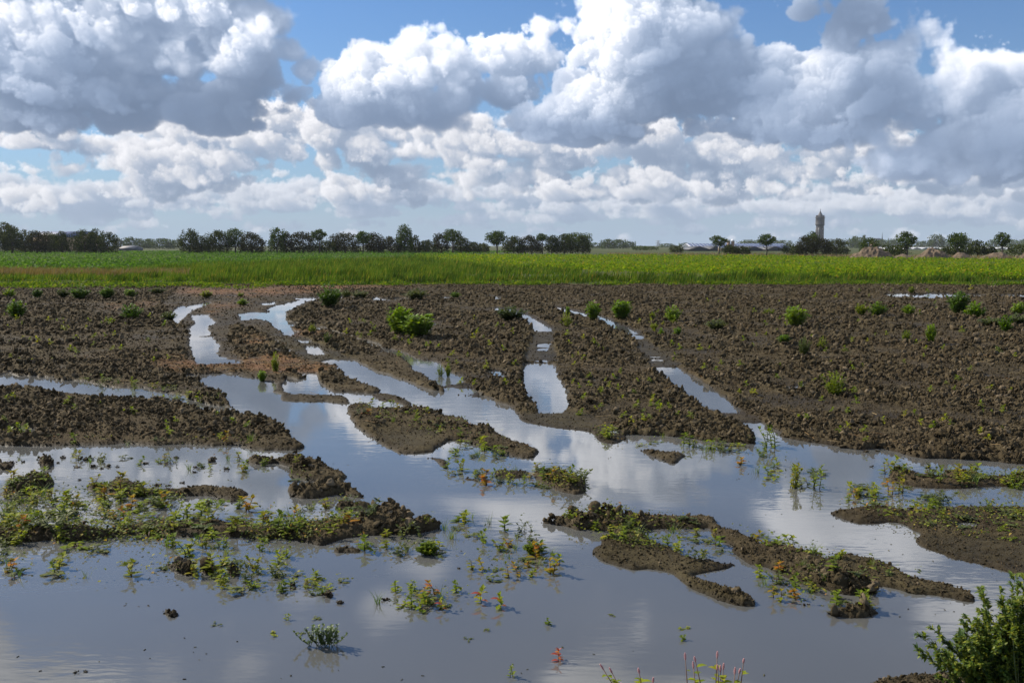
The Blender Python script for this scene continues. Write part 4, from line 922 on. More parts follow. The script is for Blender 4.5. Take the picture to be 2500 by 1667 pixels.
for a in [
 ('tree', 'tall hazy tree looking over the dark tree at the left end', 6, 50, 543, 600, 330, 'olive', ROW, 'round'),
 ('tree', 'dark dense tree in front of the tall hazy tree', 20, 60, 551, 612, 235, 'dark', ROW, 'round'),
 ('tree', 'broad green tree cut by the left edge of the picture', -30, 26, 560, 614, 232, 'dark', ROW, 'round'),
 ('bush', 'yellowish bush between the dark dense tree and the blue roof', 56, 88, 563, 615, 238, 'olive', ROW, 'spiky'),
 ('bush', 'brownish bush under the left end of the blue roof', 78, 122, 564, 615, 234, 'brown', ROW, 'round'),
 ('bush', 'olive bush below the middle of the blue roof', 110, 152, 567, 615, 236, 'olive', ROW, 'round'),
 ('bush', 'dark rounded bush just left of the open gap showing blue roof', 143, 180, 564, 615, 233, 'dark', ROW, 'round'),
 ('tree', 'wide dark tree right of the blue roofed house', 190, 240, 561, 616, 235, 'dark', ROW, 'round'),
 ('tree', 'spiky topped tree beside the wide dark tree by the house', 224, 262, 560, 616, 238, 'dark', ROW, 'spiky'),
 ('tree', 'ragged dark tree at the right end of the house group', 252, 292, 568, 616, 234, 'dark', ROW, 'spiky'),
 ('tree', 'small hazy tree left of the low grey roof', 286, 306, 580, 610, 420, 'olive', FAR, 'round'),
 ('tree', 'pointed hazy tree standing over the low grey roof', 310, 342, 580, 612, 480, 'green', FAR, 'spiky'),
 ('tree', 'thin hazy tree right of the pointed one near the grey roof', 340, 360, 584, 612, 520, 'green', FAR, 'spiky'),
 ('tree', 'rounded hazy tree at the left of the gap in the roadside row', 358, 384, 583, 612, 500, 'green', FAR, 'round'),
 ('tree', 'wide flat hazy tree in the gap of the roadside row', 378, 432, 584, 612, 470, 'green', FAR, 'round'),
 ('tree', 'faint blue tree at the right of the gap in the roadside row', 428, 452, 586, 612, 760, 'green', FAR, 'spiky'),
 ('tree', 'tall conical dark tree right of the gap in the roadside row', 448, 490, 559, 616, 232, 'dark', ROW, 'spiky'),
 ('bush', 'sloping dark bush leaning on the tall conical tree', 478, 522, 577, 616, 234, 'dark', ROW, 'round'),
 ('tree', 'round tree with see-through crown right of the sloping bush', 517, 568, 561, 616, 236, 'dark', ROW, 'round'),
 ('tree', 'tall ragged tree on bare stems with sky between them', 560, 600, 558, 605, 236, 'green', ROW, 'spiky'),
 ('bush', 'broad brown-green bush falling to the right beside bare stems', 592, 648, 568, 616, 234, 'brown', ROW, 'round'),
 ('tree', 'upright green tree starting the second group of the row', 662, 700, 557, 616, 232, 'green', ROW, 'spiky'),
 ('bush', 'dark brown bush against the upright green tree', 688, 720, 567, 616, 234, 'brown', ROW, 'round'),
 ('tree', 'round reddish-brown tree in the second group of the row', 718, 772, 566, 616, 233, 'brown', ROW, 'round'),
 ('tree', 'lollipop tree with round green head on a clear stem', 767, 801, 560, 590, 230, 'green', ROW, 'pollard'),
 ('bush', 'low dark bush at the foot of the lollipop tree', 775, 826, 590, 616, 233, 'dark', ROW, 'round'),
 ('tree', 'wide brown-green double-domed tree right of the lollipop tree', 812, 880, 567, 616, 234, 'brown', ROW, 'round'),
 ('tree', 'light green head leaning left over the brown bushes', 873, 906, 564, 596, 231, 'green', ROW, 'pollard'),
 ('tree', 'tall domed brown tree beside the leaning light green head', 893, 938, 567, 616, 234, 'brown', ROW, 'round'),
 ('bush', 'russet bush with thin sloping top left of the tallest tree', 932, 980, 578, 616, 233, 'brown', ROW, 'spiky'),
 ('tree', 'tallest tree of the roadside row, narrow and upright', 971, 1008, 549, 616, 232, 'green', ROW, 'spiky'),
 ('bush', 'ragged bush at the right shoulder of the tallest tree', 1003, 1028, 576, 616, 234, 'dark', ROW, 'spiky'),
 ('bush', 'low gappy bush between the tallest tree and the round green head', 1024, 1064, 587, 616, 233, 'dark', ROW, 'round'),
 ('bush', 'thin twiggy bush left of the round green head', 1060, 1096, 570, 616, 236, 'brown', ROW, 'spiky'),
 ('tree', 'round green head above dark bushes near the row middle', 1086, 1126, 561, 592, 230, 'green', ROW, 'pollard'),
 ('bush', 'dark bush sloping down right of the round green head', 1108, 1146, 577, 616, 234, 'dark', ROW, 'round'),
 ('bush', 'low dark bush tailing off towards the gap before the split tree', 1138, 1176, 592, 616, 235, 'dark', ROW, 'round'),
 ('bush', 'small grey-green bush in the gap before the split tree', 1172, 1194, 594, 616, 250, 'olive', ROW, 'round'),
 ('tree', 'split-crowned tree leaning left over the gap', 1190, 1236, 564, 600, 231, 'green', ROW, 'pollard'),
 ('bush', 'dark dome right of the split-crowned tree', 1230, 1277, 576, 617, 234, 'dark', ROW, 'round'),
 ('bush', 'brown dome left of the thin-stemmed green head', 1272, 1322, 574, 617, 234, 'brown', ROW, 'round'),
 ('tree', 'green head on thin bare stems near the right end of the row', 1310, 1336, 571, 590, 231, 'green', ROW, 'pollard'),
 ('bush', 'dark ragged tree right of the thin-stemmed green head', 1330, 1362, 576, 617, 234, 'dark', ROW, 'spiky'),
 ('tree', 'dark domed tree before the big hazy crown', 1350, 1402, 571, 617, 235, 'dark', ROW, 'round'),
 ('tree', 'big hazy crown rising behind the right end of the row', 1380, 1438, 569, 606, 340, 'green', ROW, 'round'),
 ('tree', 'last dark tree at the right end of the roadside row', 1404, 1438, 575, 618, 233, 'dark', ROW, 'round'),
 ('tree', 'hazy shrubby tree next to the last tree of the row', 1434, 1476, 594, 617, 560, 'green', FAR, 'spiky'),
 ('tree', 'hazy dome, left one of the blue-green trio', 1466, 1500, 584, 617, 520, 'green', FAR, 'round'),
 ('tree', 'hazy dome, middle one of the blue-green trio', 1492, 1528, 586, 617, 530, 'green', FAR, 'round'),
 ('tree', 'hazy dome, right one of the blue-green trio', 1520, 1546, 590, 617, 540, 'green', FAR, 'round'),
 ('tree', 'faint low tree right after the blue-green trio', 1544, 1576, 602, 615, 950, 'green', FAR, 'round'),
 ('tree', 'faint low tree halfway between the trio and the pylon', 1572, 1602, 603, 615, 980, 'green', FAR, 'round'),
 ('tree', 'faint round tree just right of the pylon', 1606, 1642, 597, 615, 900, 'green', FAR, 'round'),
 ('tree', 'small rounded olive tree left of the solar barn', 1633, 1664, 601, 617, 520, 'olive', FAR, 'round'),
 ('tree', 'pale blue tree touching the left end of the solar barn', 1656, 1684, 595, 616, 800, 'green', FAR, 'round'),
 ('tree', 'small umbrella-shaped tree in front of the silos', 1731, 1770, 577, 601, 190, 'green', RROW, 'pollard'),
 ('bush', 'black-green round bush under the silos', 1762, 1795, 599, 619, 192, 'dark', RB, 'round'),
 ('bush', 'low dark bush right of the round bush under the silos', 1790, 1824, 602, 619, 192, 'dark', RB, 'round'),
 ('tree', 'small tree with forked top in front of the solar barn', 1846, 1886, 570, 601, 188, 'green', RROW, 'pollard'),
 ('tree', 'hazy dome showing above the roof between silos and forked tree', 1800, 1850, 587, 606, 700, 'green', FAR, 'round'),
 ('tree', 'hazy dome showing above the roof right of the forked tree', 1880, 1925, 589, 606, 720, 'green', FAR, 'round'),
 ('bush', 'low dark scrub left of the bushes hiding the tower foot', 1905, 1955, 600, 620, 186, 'dark', RB, 'spiky'),
 ('bush', 'brown-green bush left of the water tower foot', 1940, 1984, 576, 620, 184, 'brown', RB, 'round'),
 ('tree', 'bright green tree touching the left side of the tower', 1960, 1990, 567, 612, 186, 'green', RB, 'spiky'),
 ('bush', 'pale-stemmed bush straight below the water tower', 1984, 2020, 583, 620, 184, 'brown', RB, 'spiky'),
 ('bush', 'light olive bush right of the tower foot', 2010, 2060, 583, 620, 185, 'olive', RB, 'round'),
 ('tree', 'hazy wide tree right of the light olive bush', 2052, 2094, 584, 617, 640, 'green', FAR, 'round'),
 ('tree', 'hazy domed tree left of the twin-tipped poplar', 2068, 2094, 578, 615, 660, 'green', FAR, 'round'),
 ('tree', 'hazy twin-tipped poplar left of the church', 2094, 2107, 574, 600, 680, 'green', FAR, 'poplar'),
 ('tree', 'dark green rounded tree behind the first earth heap', 2094, 2134, 580, 617, 200, 'green', RROW, 'round'),
 ('tree', 'hazy belt tree just left of the church spire', 2130, 2160, 586, 615, 760, 'green', FAR, 'round'),
 ('tree', 'hazy belt tree just right of the church spire', 2152, 2192, 584, 615, 740, 'green', FAR, 'round'),
 ('bush', 'ragged dark bush right of the first earth heap', 2144, 2204, 601, 624, 170, 'dark', RB, 'spiky'),
 ('tree', 'small round-headed tree above the first pair of earth heaps', 2184, 2227, 566, 608, 168, 'green', RROW, 'pollard'),
 ('tree', 'hazy low dome right of the round-headed tree', 2226, 2262, 590, 616, 720, 'green', FAR, 'round'),
 ('tree', 'hazy tree with tall pointed middle behind the second heap', 2258, 2292, 574, 616, 700, 'green', FAR, 'spiky'),
 ('tree', 'hazy flat tree left of the tree beside the second heap', 2288, 2320, 587, 616, 730, 'green', FAR, 'round'),
 ('tree', 'small tree leaning right beside the second earth heap', 2306, 2350, 567, 610, 168, 'green', RROW, 'pollard'),
 ('tree', 'hazy dome right behind the leaning small tree', 2338, 2364, 581, 615, 700, 'green', FAR, 'round'),
 ('bush', 'low ragged bush left of the leaning small tree', 2280, 2330, 604, 622, 172, 'dark', RB, 'round'),
 ('bush', 'flat black-green bush right of the leaning small tree', 2330, 2362, 603, 622, 171, 'dark', RB, 'round'),
 ('bush', 'tall rounded dark bush between the last two small trees', 2358, 2396, 587, 622, 174, 'dark', RB, 'round'),
 ('bush', 'low bush right of the tall rounded bush', 2394, 2424, 603, 622, 173, 'dark', RB, 'round'),
 ('tree', 'faint hazy tree left of the last small tree', 2398, 2424, 587, 614, 760, 'green', FAR, 'spiky'),
 ('tree', 'last small tree on the right, a narrow head on a thin stem', 2420, 2453, 568, 604, 168, 'green', RROW, 'pollard'),
 ('tree', 'hazy wide tree right of the last small tree', 2444, 2492, 586, 614, 720, 'green', FAR, 'round'),
 ('tree', 'hazy tree cut by the right edge of the picture', 2486, 2530, 586, 614, 700, 'green', FAR, 'round'),
 ('bush', 'flat dark bush right of the last small tree', 2444, 2520, 600, 622, 172, 'dark', RB, 'round')]:
    cat, label, u0, u1, vt, vb, d, kind, grp, shape = a
    if d >= 420: d = d * 1.45 if vt < 598 else d * .5
    tree(cat if shape != 'poplar' else 'poplar_tree', cat, label, u0, u1, vt, vb, d, kind, grp, shape=shape)
# -- buildings
def loc(u, d): return (at_dist(u, d), d, 0.0)
CONC = plain_mat('concrete', (.058, .058, .060), .85, .15, .3); ROOFD = plain_mat('slate_blue_roof', (.09, .115, .20), .5, .12, .6); WALLD = plain_mat('dark_cladding', (.035, .05, .065), .7, .2, .4)
BRICK = plain_mat('brown_brick', (.22, .14, .09), .85, .2, 2); TAN = plain_mat('pale_brick', (.36, .26, .16), .85, .15, 2); WHITE = plain_mat('white_coat', (.75, .75, .74), .5, .06, 1); GREYR = plain_mat('grey_roof', (.22, .21, .20), .7, .2, 1)
DARKR = plain_mat('dark_sheet_roof', (.07, .075, .085), .6, .15, 1); PALER = plain_mat('pale_blue_roof', (.34, .36, .42), .5, .1, 1)
PANEL = plain_mat('solar_panel', (.10, .12, .21), .25, .15, .5); GLASSD = plain_mat('dark_glass', (.03, .04, .05), .2, .2, 1); EARTH = plain_mat('heap_earth', (.12, .085, .052), .95, .5, 2.2, bump=.8); STEEL = plain_mat('galvanised_steel', (.30, .31, .32), .5, .1, 1)
def prism(b, x0, x1, y0, y1, ze, zr, along='x', over=0.0, th=.25):
    """ridge roof, ridge running along X or Y"""
    if along == 'x':
        ym = .5 * (y0 + y1); v = [(x0, y0, ze), (x1, y0, ze), (x1, ym, zr), (x0, ym, zr), (x0, y1, ze), (x1, y1, ze)]
    else:
        xm = .5 * (x0 + x1); v = [(x0, y1, ze), (x0, y0, ze), (xm, y0, zr), (xm, y1, zr), (x1, y1, ze), (x1, y0, ze)]
    lo = [(a, b_, c - th) for a, b_, c in v]
    b.add(v + lo, [(0, 1, 2, 3), (3, 2, 5, 4), (7, 6, 9, 8), (8, 9, 10, 11), (0, 6, 7, 1), (4, 5, 11, 10), (1, 7, 8, 2), (2, 8, 11, 5), (3, 9, 6, 0), (4, 10, 9, 3)])
def gable_wall(b, x0, x1, y0, y1, ze, zr, along='x'):
    if along == 'x':
        ym = .5 * (y0 + y1); p = [(y0, 0), (y1, 0), (y1, ze), (ym, zr), (y0, ze)]; v = [(x0, a, c) for a, c in p] + [(x1, a, c) for a, c in p]
    else:
        xm = .5 * (x0 + x1); p = [(x0, 0), (x1, 0), (x1, ze), (xm, zr), (x0, ze)]; v = [(a, y0, c) for a, c in p] + [(a, y1, c) for a, c in p]
    b.add(v, [(4, 3, 2, 1, 0), (5, 6, 7, 8, 9)] + [(i, (i + 1) % 5, 5 + (i + 1) % 5, 5 + i) for i in range(5)])
def building(name, cat, label, u0, u1, d, depth, v_eave, v_ridge, along, wall, roof, group=None, over=.3):
    uc = .5 * (u0 + u1); root = empty(name, loc(uc, d)); tag(root, label, cat, group)
    hw = .5 * (u1 - u0) * d / F_PX; ze, zr = z_at(v_eave, d), z_at(v_ridge, d)
    b = MB(); gable_wall(b, -hw, hw, 0, depth, ze, zr - .02, along); b.build('wall', wall, root)
    b = MB(); prism(b, -hw - (0 if along == 'x' else over), hw + (0 if along == 'x' else over), -over, depth + over, ze + .22, zr + .28, along); r = b.build('roof', roof, root)
    return root, r, hw, ze, zr
building('farmhouse', 'house', 'house with a long blue roof and ochre wall among the left trees', 86, 208, 290, 14, 579, 566.5, 'x', TAN, ROOFD)
building('low_barn', 'barn', 'low barn with a flat grey roof in the gap of the tree row', 298, 334, 460, 12, 607, 602, 'x', WALLD, GREYR)
root, rf, hw, ze, zr = building('solar_barn', 'barn', 'long dark barn whose roof is covered in solar panels', 1682, 1925, 440, 26, 606, 596, 'x', WALLD, PALER)
for k in range(26):
    x0 = -hw + .6 + k * (2 * hw - 1.2) / 26; x1 = x0 + (2 * hw - 1.2) / 26 - .26
    b = MB()
    za, zb2 = ze + .22, zr + .28; y0, y1 = -.3 + .7, 12.4
    fz = lambda y: za + (zb2 - za) * (y + .3) / 13.3 + .06
    b.add([(x0, y0, fz(y0)), (x1, y0, fz(y0)), (x1, y1, fz(y1)), (x0, y1, fz(y1)), (x0, y0, fz(y0) + .05), (x1, y0, fz(y0) + .05), (x1, y1, fz(y1) + .05), (x0, y1, fz(y1) + .05)], [(4, 5, 6, 7), (3, 2, 1, 0), (0, 1, 5, 4), (1, 2, 6, 5), (2, 3, 7, 6), (3, 0, 4, 7)])
    b.build('solar_panel', PANEL, rf)
for u0, u1, vp, lab in ((1680, 1728, 603, 'gabled dark shed at the left end of the solar barn'), (1728, 1764, 602, 'gabled dark shed partly hidden by the umbrella-shaped tree'), (1815, 1856, 603, 'gabled dark shed between the low bush and the forked tree'), (1868, 1908, 603, 'gabled dark shed right of the forked tree')):
    building('gabled_shed', 'shed', lab, u0, u1, 414, 24, 610, vp, 'y', WALLD, DARKR, 'gabled sheds before the solar barn')
def silo(u, lab, v0, hwpx, mat, d=408):
    root = empty('silo', loc(u, d)); tag(root, lab, 'silo', 'silos beside the solar barn'); r = hwpx * d / F_PX; z = z_at(v0, d)
    b = MB(); b.lathe([(r, -.2), (r, z - .9)], 20); b.build('barrel', mat, root, True)
    b = MB(); b.lathe([(r * 1.04, z - .9), (r * 1.04, z - .6), (r * .75, z - .2), (r * .12, z)], 20); b.build('cap', WHITE, root)
silo(1774, 'brown round silo with a pale cap, nearer the umbrella-shaped tree', 584, 4.0, BRICK); silo(1784, 'brown round silo with a pale cap, farther from the umbrella-shaped tree', 584, 4.0, BRICK)
silo(1753.5, 'short tan silo behind the trunk of the umbrella-shaped tree', 600, 4.6, TAN, 400)
# greenhouse range
root = empty('greenhouse', loc(2310, 560)); tag(root, 'long low white greenhouse behind the small trees on the right', 'greenhouse')
gw = 160 * 560 / F_PX; b = MB(); b.box((-gw, 0, 0), (gw, 40, z_at(608.5, 560))); b.build('wall', plain_mat('greenhouse_wall', (.45, .50, .48), .4, .15, .5), root)
for k in range(14):
    b = MB(); x0 = -gw + k * 2 * gw / 14; prism(b, x0 + .03, x0 + 2 * gw / 14 - .03, -.1, 40, z_at(608.5, 560) + .2, z_at(604, 560), 'y', th=.15); b.build('roof', WHITE, root)
# church
d = 1250; root = empty('church', loc(2138, d)); tag(root, 'distant church with a dark roof and thin spire above hazy trees', 'church')
s = d / F_PX; b = MB(); gable_wall(b, -13 * s, 8 * s, 0, 16, z_at(590, d), z_at(582, d), 'x'); b.build('nave', BRICK, root)
b = MB(); prism(b, -13.2 * s, 8.2 * s, -.5, 16.5, z_at(590, d) + .3, z_at(581.6, d), 'x', th=.3); b.build('roof', WALLD, root)
b = MB(); b.box((8.5 * s, 4, 0), (12.5 * s, 4 + 4 * s, z_at(586, d))); b.build('tower', BRICK, root)
b = MB(); b.lathe([(2.4 * s, z_at(586, d)), (1.0 * s, z_at(580, d)), (.12 * s, z_at(567, d))], 8, (10.5 * s, 4 + 2 * s)); b.build('spire', WALLD, root)
# power pylon
d = 1500; root = empty('power_pylon', loc(1603.5, d)); tag(root, 'thin steel power pylon far off above the low trees', 'pylon'); s = d / F_PX
b = MB()
zt = z_at(587, d)
for sx in (-1, 1):
    for sy in (-1, 1): b.tube([(2.2 * sx, 2.2 * sy, 0), (.5 * sx, .5 * sy, zt)], [.28, .2], 4)
for k in range(7):
    z0, z1 = zt * k / 7, zt * (k + 1) / 7; w0, w1 = 2.2 - 1.7 * k / 7, 2.2 - 1.7 * (k + 1) / 7
    for sy in (-1, 1): b.tube([(-w0, sy * w0, z0), (w1, sy * w1, z1)], [.12, .12], 3); b.tube([(w0, sy * w0, z0), (-w1, sy * w1, z1)], [.12, .12], 3)
b.build('lattice_mast', STEEL, root)
for v in (589, 593, 597): b = MB(); b.box((-4.2, -.25, z_at(v, d)), (4.2, .25, z_at(v, d) + .5)); b.build('crossarm', STEEL, root)
# water tower
d = 1080; root = empty('water_tower', loc(1993.5, d)); tag(root, 'grey round water tower with wide tank, pointed roof and finial', 'water tower'); s = d / F_PX; Z = lambda v: z_at(v, d)
b = MB(); b.lathe([(10.2 * s, 0), (9.6 * s, Z(588)), (8.9 * s, Z(566)), (8.8 * s, Z(554))], 32); sh = b.build('shaft', CONC, root, False)
for k in range(10):                                   # buttress ribs of the shaft
    a = 2 * math.pi * k / 10; b = MB(); c, q = math.cos(a), math.sin(a)
    b.tube([(10.0 * s * c, 10.0 * s * q, 0), (9.0 * s * c, 9.0 * s * q, Z(566)), (8.9 * s * c, 8.9 * s * q, Z(555))], [.5, .42, .42], 4); b.build('rib', CONC, sh)
b = MB(); b.lathe([(8.8 * s, Z(554)), (9.4 * s, Z(552)), (10.4 * s, Z(549.5)), (11.0 * s, Z(549)), (11.0 * s, Z(547)), (10.5 * s, Z(546.4)), (10.5 * s, Z(532.5)), (11.1 * s, Z(532))], 36); b.build('tank', CONC, root)
b = MB(); b.lathe([(11.1 * s, Z(532)), (12.1 * s, Z(531.4)), (12.1 * s, Z(530.4)), (9.4 * s, Z(530))], 36); b.build('cornice', plain_mat('dark_cornice', (.12, .12, .12), .8, .1, 1), root)
b = MB(); b.lathe([(8.2 * s, Z(530.2)), (8.2 * s, Z(528)), (6.8 * s, Z(527)), (4.2 * s, Z(522)), (2.0 * s, Z(518)), (.8 * s, Z(515.5)), (.5 * s, Z(514))], 32); rf = b.build('roof', DARKR, root)
b = MB(); b.lathe([(.5 * s, Z(514)), (.35 * s, Z(512.5)), (.75 * s, Z(512)), (.1 * s, Z(509.8))], 12); b.build('finial', DARKR, root)
for a in (-150, -95, -30, 40, 110, 170):
    c, q = math.cos(R_(a)), math.sin(R_(a)); b = MB(); b.lathe([(1.7 * s, Z(530.3)), (1.7 * s, Z(527)), (.9 * s, Z(525.6))], 10, (8.6 * s * c, 8.6 * s * q)); b.build('dormer', CONC, root)
for a, v0, v1 in ((-128, 575, 557), (-68, 575, 557), (-8, 575, 557), (-188, 575, 557)):
    c, q = math.cos(R_(a)), math.sin(R_(a)); b = MB(); rr = 9.0 * s
    b.tube([(rr * c, rr * q, Z(v0)), (rr * c, rr * q, Z(v1))], [1.5 * s * .62] * 2, 4); w = b.build('window', plain_mat('pale_window', (.62, .58, .52), .5, .1, 1), root)
    b = MB(); b.tube([(rr * 1.045 * c, rr * 1.045 * q, Z(v0) + 1.2), (rr * 1.045 * c, rr * 1.045 * q, Z(v1) - 1.2)], [.8 * s * .62] * 2, 4); b.build('pane', GLASSD, w)
# heaps of earth
def heap(label, u0, u1, vt, d, peak=.5, seed=0, rough=.30):
    rng = np.random.default_rng(seed); hw = .5 * (u1 - u0) * d / F_PX; zt = z_at(vt, d); xc = at_dist(.5 * (u0 + u1), d)
    n = 90; s = np.linspace(-1, 1, n); X, Y = np.meshgrid(s, s)
    px = 2 * peak - 1; 
    r = np.sqrt((np.where(X < px, (X - px) / (1 + px), (X - px) / (1 - px))) ** 2 + Y ** 2)
    Zh = np.clip(1 - r ** 1.25, 0, 1) ** .85
    x = X * hw; y = Y * hw * .85
    Zm = zt * Zh + np.clip(Zh * 6, 0, 1) * (rough * n2(x + seed * 9, y, .8) + .6 * rough * n2(x, y + seed, .35) + .3 * rough * n2(x + 3, y, .16)) - .05
    V = np.stack([x.ravel(), y.ravel(), Zm.ravel()], 1); i = np.arange(n * n).reshape(n, n)
    F = np.stack([i[:-1, :-1], i[:-1, 1:], i[1:, 1:], i[1:, :-1]], -1).reshape(-1, 4)
    o = mesh_np('earth_heap', V, F, EARTH); o.location = (xc, d, .15); tag(o, label, 'heap', 'heaps of brown earth beyond the potato field')
heap('broad rounded heap of brown earth, first after the light olive bush', 2066, 2180, 603, 148, .5, 1); heap('heap of brown earth with one clear peak under the hazy pointed tree', 2222, 2318, 604, 145, .47, 2)
heap('low brown earth heap below the leaning small tree', 2308, 2376, 618, 146, .35, 3, .12); heap('long low brown earth heap below the last small tree', 2372, 2462, 617.5, 147, .7, 4, .12); heap('brown earth heap cut by the right edge of the picture', 2462, 2560, 612, 143, .6, 5); heap('small flat smear of brown earth between the two peaked heaps', 2160, 2236, 621.5, 147, .5, 6, .08)
# ---------------------------------------------------------------- weeds on the mud and in the water, each a thing of its own
def gz(x, y): return float(ground_z(np.array([x]), np.array([y]), False)[0])
WEED = leaf_mat('weed_leaf', [(0, (.080, .125, .012)), (.45, (.165, .23, .016)), (.8, (.28, .32, .024)), (1, (.38, .33, .035))], .45, .6, per='object', spec=.12)
DULL = leaf_mat('dull_weed_leaf', [(0, (.040, .058, .014)), (.5, (.085, .11, .022)), (1, (.17, .18, .04))], .34, .55, per='object', spec=.2)
TURN = leaf_mat('turning_weed_leaf', [(0, (.11, .16, .015)), (.42, (.21, .24, .02)), (.72, (.28, .21, .02)), (.88, (.42, .17, .02)), (1, (.38, .07, .025))], .45, .6, per='object', spec=.12)
REDL = leaf_mat('red_leaf', [(0, (.30, .03, .02)), (.6, (.42, .07, .03)), (1, (.50, .20, .03))], .45, .4, spec=.4)
BUSHG = leaf_mat('bright_bush_leaf', [(0, (.065, .14, .010)), (.5, (.13, .235, .014)), (1, (.24, .33, .024))], .40, .5, per='object', spec=.25)
BUSHD = leaf_mat('dark_bush_leaf', [(0, (.040, .095, .010)), (.5, (.078, .165, .014)), (1, (.15, .24, .024))], .34, .5, per='object', spec=.25)
BUSHY = leaf_mat('yellow_bush_leaf', [(0, (.085, .14, .012)), (.5, (.16, .22, .016)), (1, (.25, .28, .03))], .45, .5, per='object', spec=.25)
BUSHO = leaf_mat('olive_bush_leaf', [(0, (.050, .075, .020)), (.5, (.085, .115, .030)), (1, (.135, .16, .05))], .35, .5, per='object', spec=.25)
TUFT = leaf_mat('tuft_blade', [(0, (.045, .10, .015)), (.5, (.085, .155, .02)), (1, (.17, .20, .04))], .45, .5, per='object', spec=.3)
STEM = plain_mat('green_stem', (.085, .11, .03), .6, .2, 20); REDSTEM = plain_mat('reddish_stem', (.14, .07, .04), .6, .25, 20); PINK = plain_mat('pink_flower', (.46, .23, .23), .7, .25, 60)
GREYG = leaf_mat('sea_blite_leaf', [(0, (.045, .085, .018)), (.5, (.085, .140, .028)), (1, (.15, .20, .05))], .25, .5, spec=.35)
MUG = leaf_mat('tall_weed_leaf', [(0, (.045, .090, .024)), (.4, (.11, .18, .036)), (.75, (.21, .27, .042)), (1, (.34, .35, .05))], .46, .5, spec=.3)
def basis(t):
    t = Vector(t).normalized(); a = Vector((0, 0, 1)) if abs(t.z) < .95 else Vector((1, 0, 0)); s = t.cross(a).normalized(); n = s.cross(t)
    return np.array([[t.x, s.x, n.x], [t.y, s.y, n.y], [t.z, s.z, n.z]])
LT, LF = leaf_tpl(.58, .16, .35); LT2, LF2 = leaf_tpl(.75, .10, .25)
class Plant:
    def __init__(s, seed): s.r = random.Random(seed); s.leaf = []; s.stem = MB()
    def add_leaf(s, p, d, L, tpl=None, twist=0.0):
        tv, tf = tpl or (LT, LF); B = basis(d)
        s.leaf.append((tv * L @ B.T + np.array(p), tf))
    def add_stem(s, pts, r0, r1, n=4):
        k = len(pts); s.stem.tube(pts, [r0 + (r1 - r0) * i / max(1, k - 1) for i in range(k)], n)
    def mesh(s, leafm, stemm):
        """leaves and stalks in one mesh"""
        v, f = joinm(s.leaf); sv, sf = s.stem.raw(); V, F = joinm([(v, f), (sv, sf)])
        nf = [len(q) for q in f] if isinstance(f, list) else [len(f)]
        o = mesh_np('weed', V, F, leafm); o.data.materials.append(stemm)
        nleaf = len(v); me = o.data
        ids = np.zeros(len(me.loops), np.int32); me.loops.foreach_get('vertex_index', ids)
        st = np.zeros(len(me.polygons), np.int32); me.polygons.foreach_get('loop_start', st)
        me.polygons.foreach_set('material_index', (ids[st] >= nleaf).astype(np.int32))
        bpy.data.objects.remove(o); return me
def knotweed(seed, h=1.0, spread=.5, leaves=12, stems=1, leafm=None, low=False, L=.46):
    leaves = int(leaves * 1.3)
    """one plant, about 1 unit high: bent stems with lance leaves"""
    P = Plant(seed); r = P.r
    for s in range(stems):
        a = r.uniform(0, 6.28); b = spread * r.uniform(.3, 1) * (1.3 if low else 1)
        x, y = (0, 0) if stems == 1 else (r.gauss(0, .16), r.gauss(0, .16))
        top = (x + b * math.cos(a), y + b * math.sin(a), h * r.uniform(.75, 1.05) * (.45 if low else 1))
        mid = (x + .35 * b * math.cos(a) + r.gauss(0, .04), y + .35 * b * math.sin(a) + r.gauss(0, .04), top[2] * .5)
        pts = [Vector((x, y, -.12)), Vector(mid), Vector(top)]
        P.add_stem(pts, .028, .014)
        n = max(3, int(leaves / stems + r.uniform(-1, 1)))
        for i in range(n):
            t = .12 + .88 * (i + .5) / n; p = pts[0].lerp(pts[1], t * 2) if t < .5 else pts[1].lerp(pts[2], t * 2 - 1)
            if p.z < 0.0: p.z = .02
            q = r.uniform(0, 6.28); up = r.uniform(.15, .8) + .5 * (t > .8)
            P.add_leaf(p, (math.cos(q), math.sin(q), up), L * r.uniform(.6, 1.15) * (1.1 - .45 * t))
        for i in range(3): q = r.uniform(0, 6.28); P.add_leaf(pts[2], (.5 * math.cos(q), .5 * math.sin(q), 1), L * .7 * r.uniform(.6, 1))
    return P
def floating(seed, n=14):
    """low plant whose leaves lie about on the water"""
    P = Plant(seed); r = P.r
    for k in range(4):
        a = r.uniform(0, 6.28); L = r.uniform(.4, .9); e = (L * math.cos(a), L * math.sin(a), r.uniform(.05, .28))
        P.add_stem([(0, 0, -.05), (.5 * e[0], .5 * e[1], e[2] + .06), e], .022, .012)
        for i in range(int(n / 4) + 1):
            t = r.uniform(.3, 1.05); q = r.uniform(0, 6.28)
            P.add_leaf((e[0] * t, e[1] * t, e[2] * t + .05), (math.cos(q), math.sin(q), r.uniform(-.1, .45)), r.uniform(.22, .40), (LT2, LF2))
    return P
def tuft_mesh(seed, n=16):
    rng = np.random.default_rng(seed)
    V, F = blades(np.stack([rng.normal(0, .12, n), rng.normal(0, .12, n), np.full(n, -.06)], 1), rng.uniform(.5, 1.1, n), rng.uniform(.022, .045, n), rng, .75)
    o = mesh_np('tuft', V, F, TUFT); me = o.data; bpy.data.objects.remove(o); return me
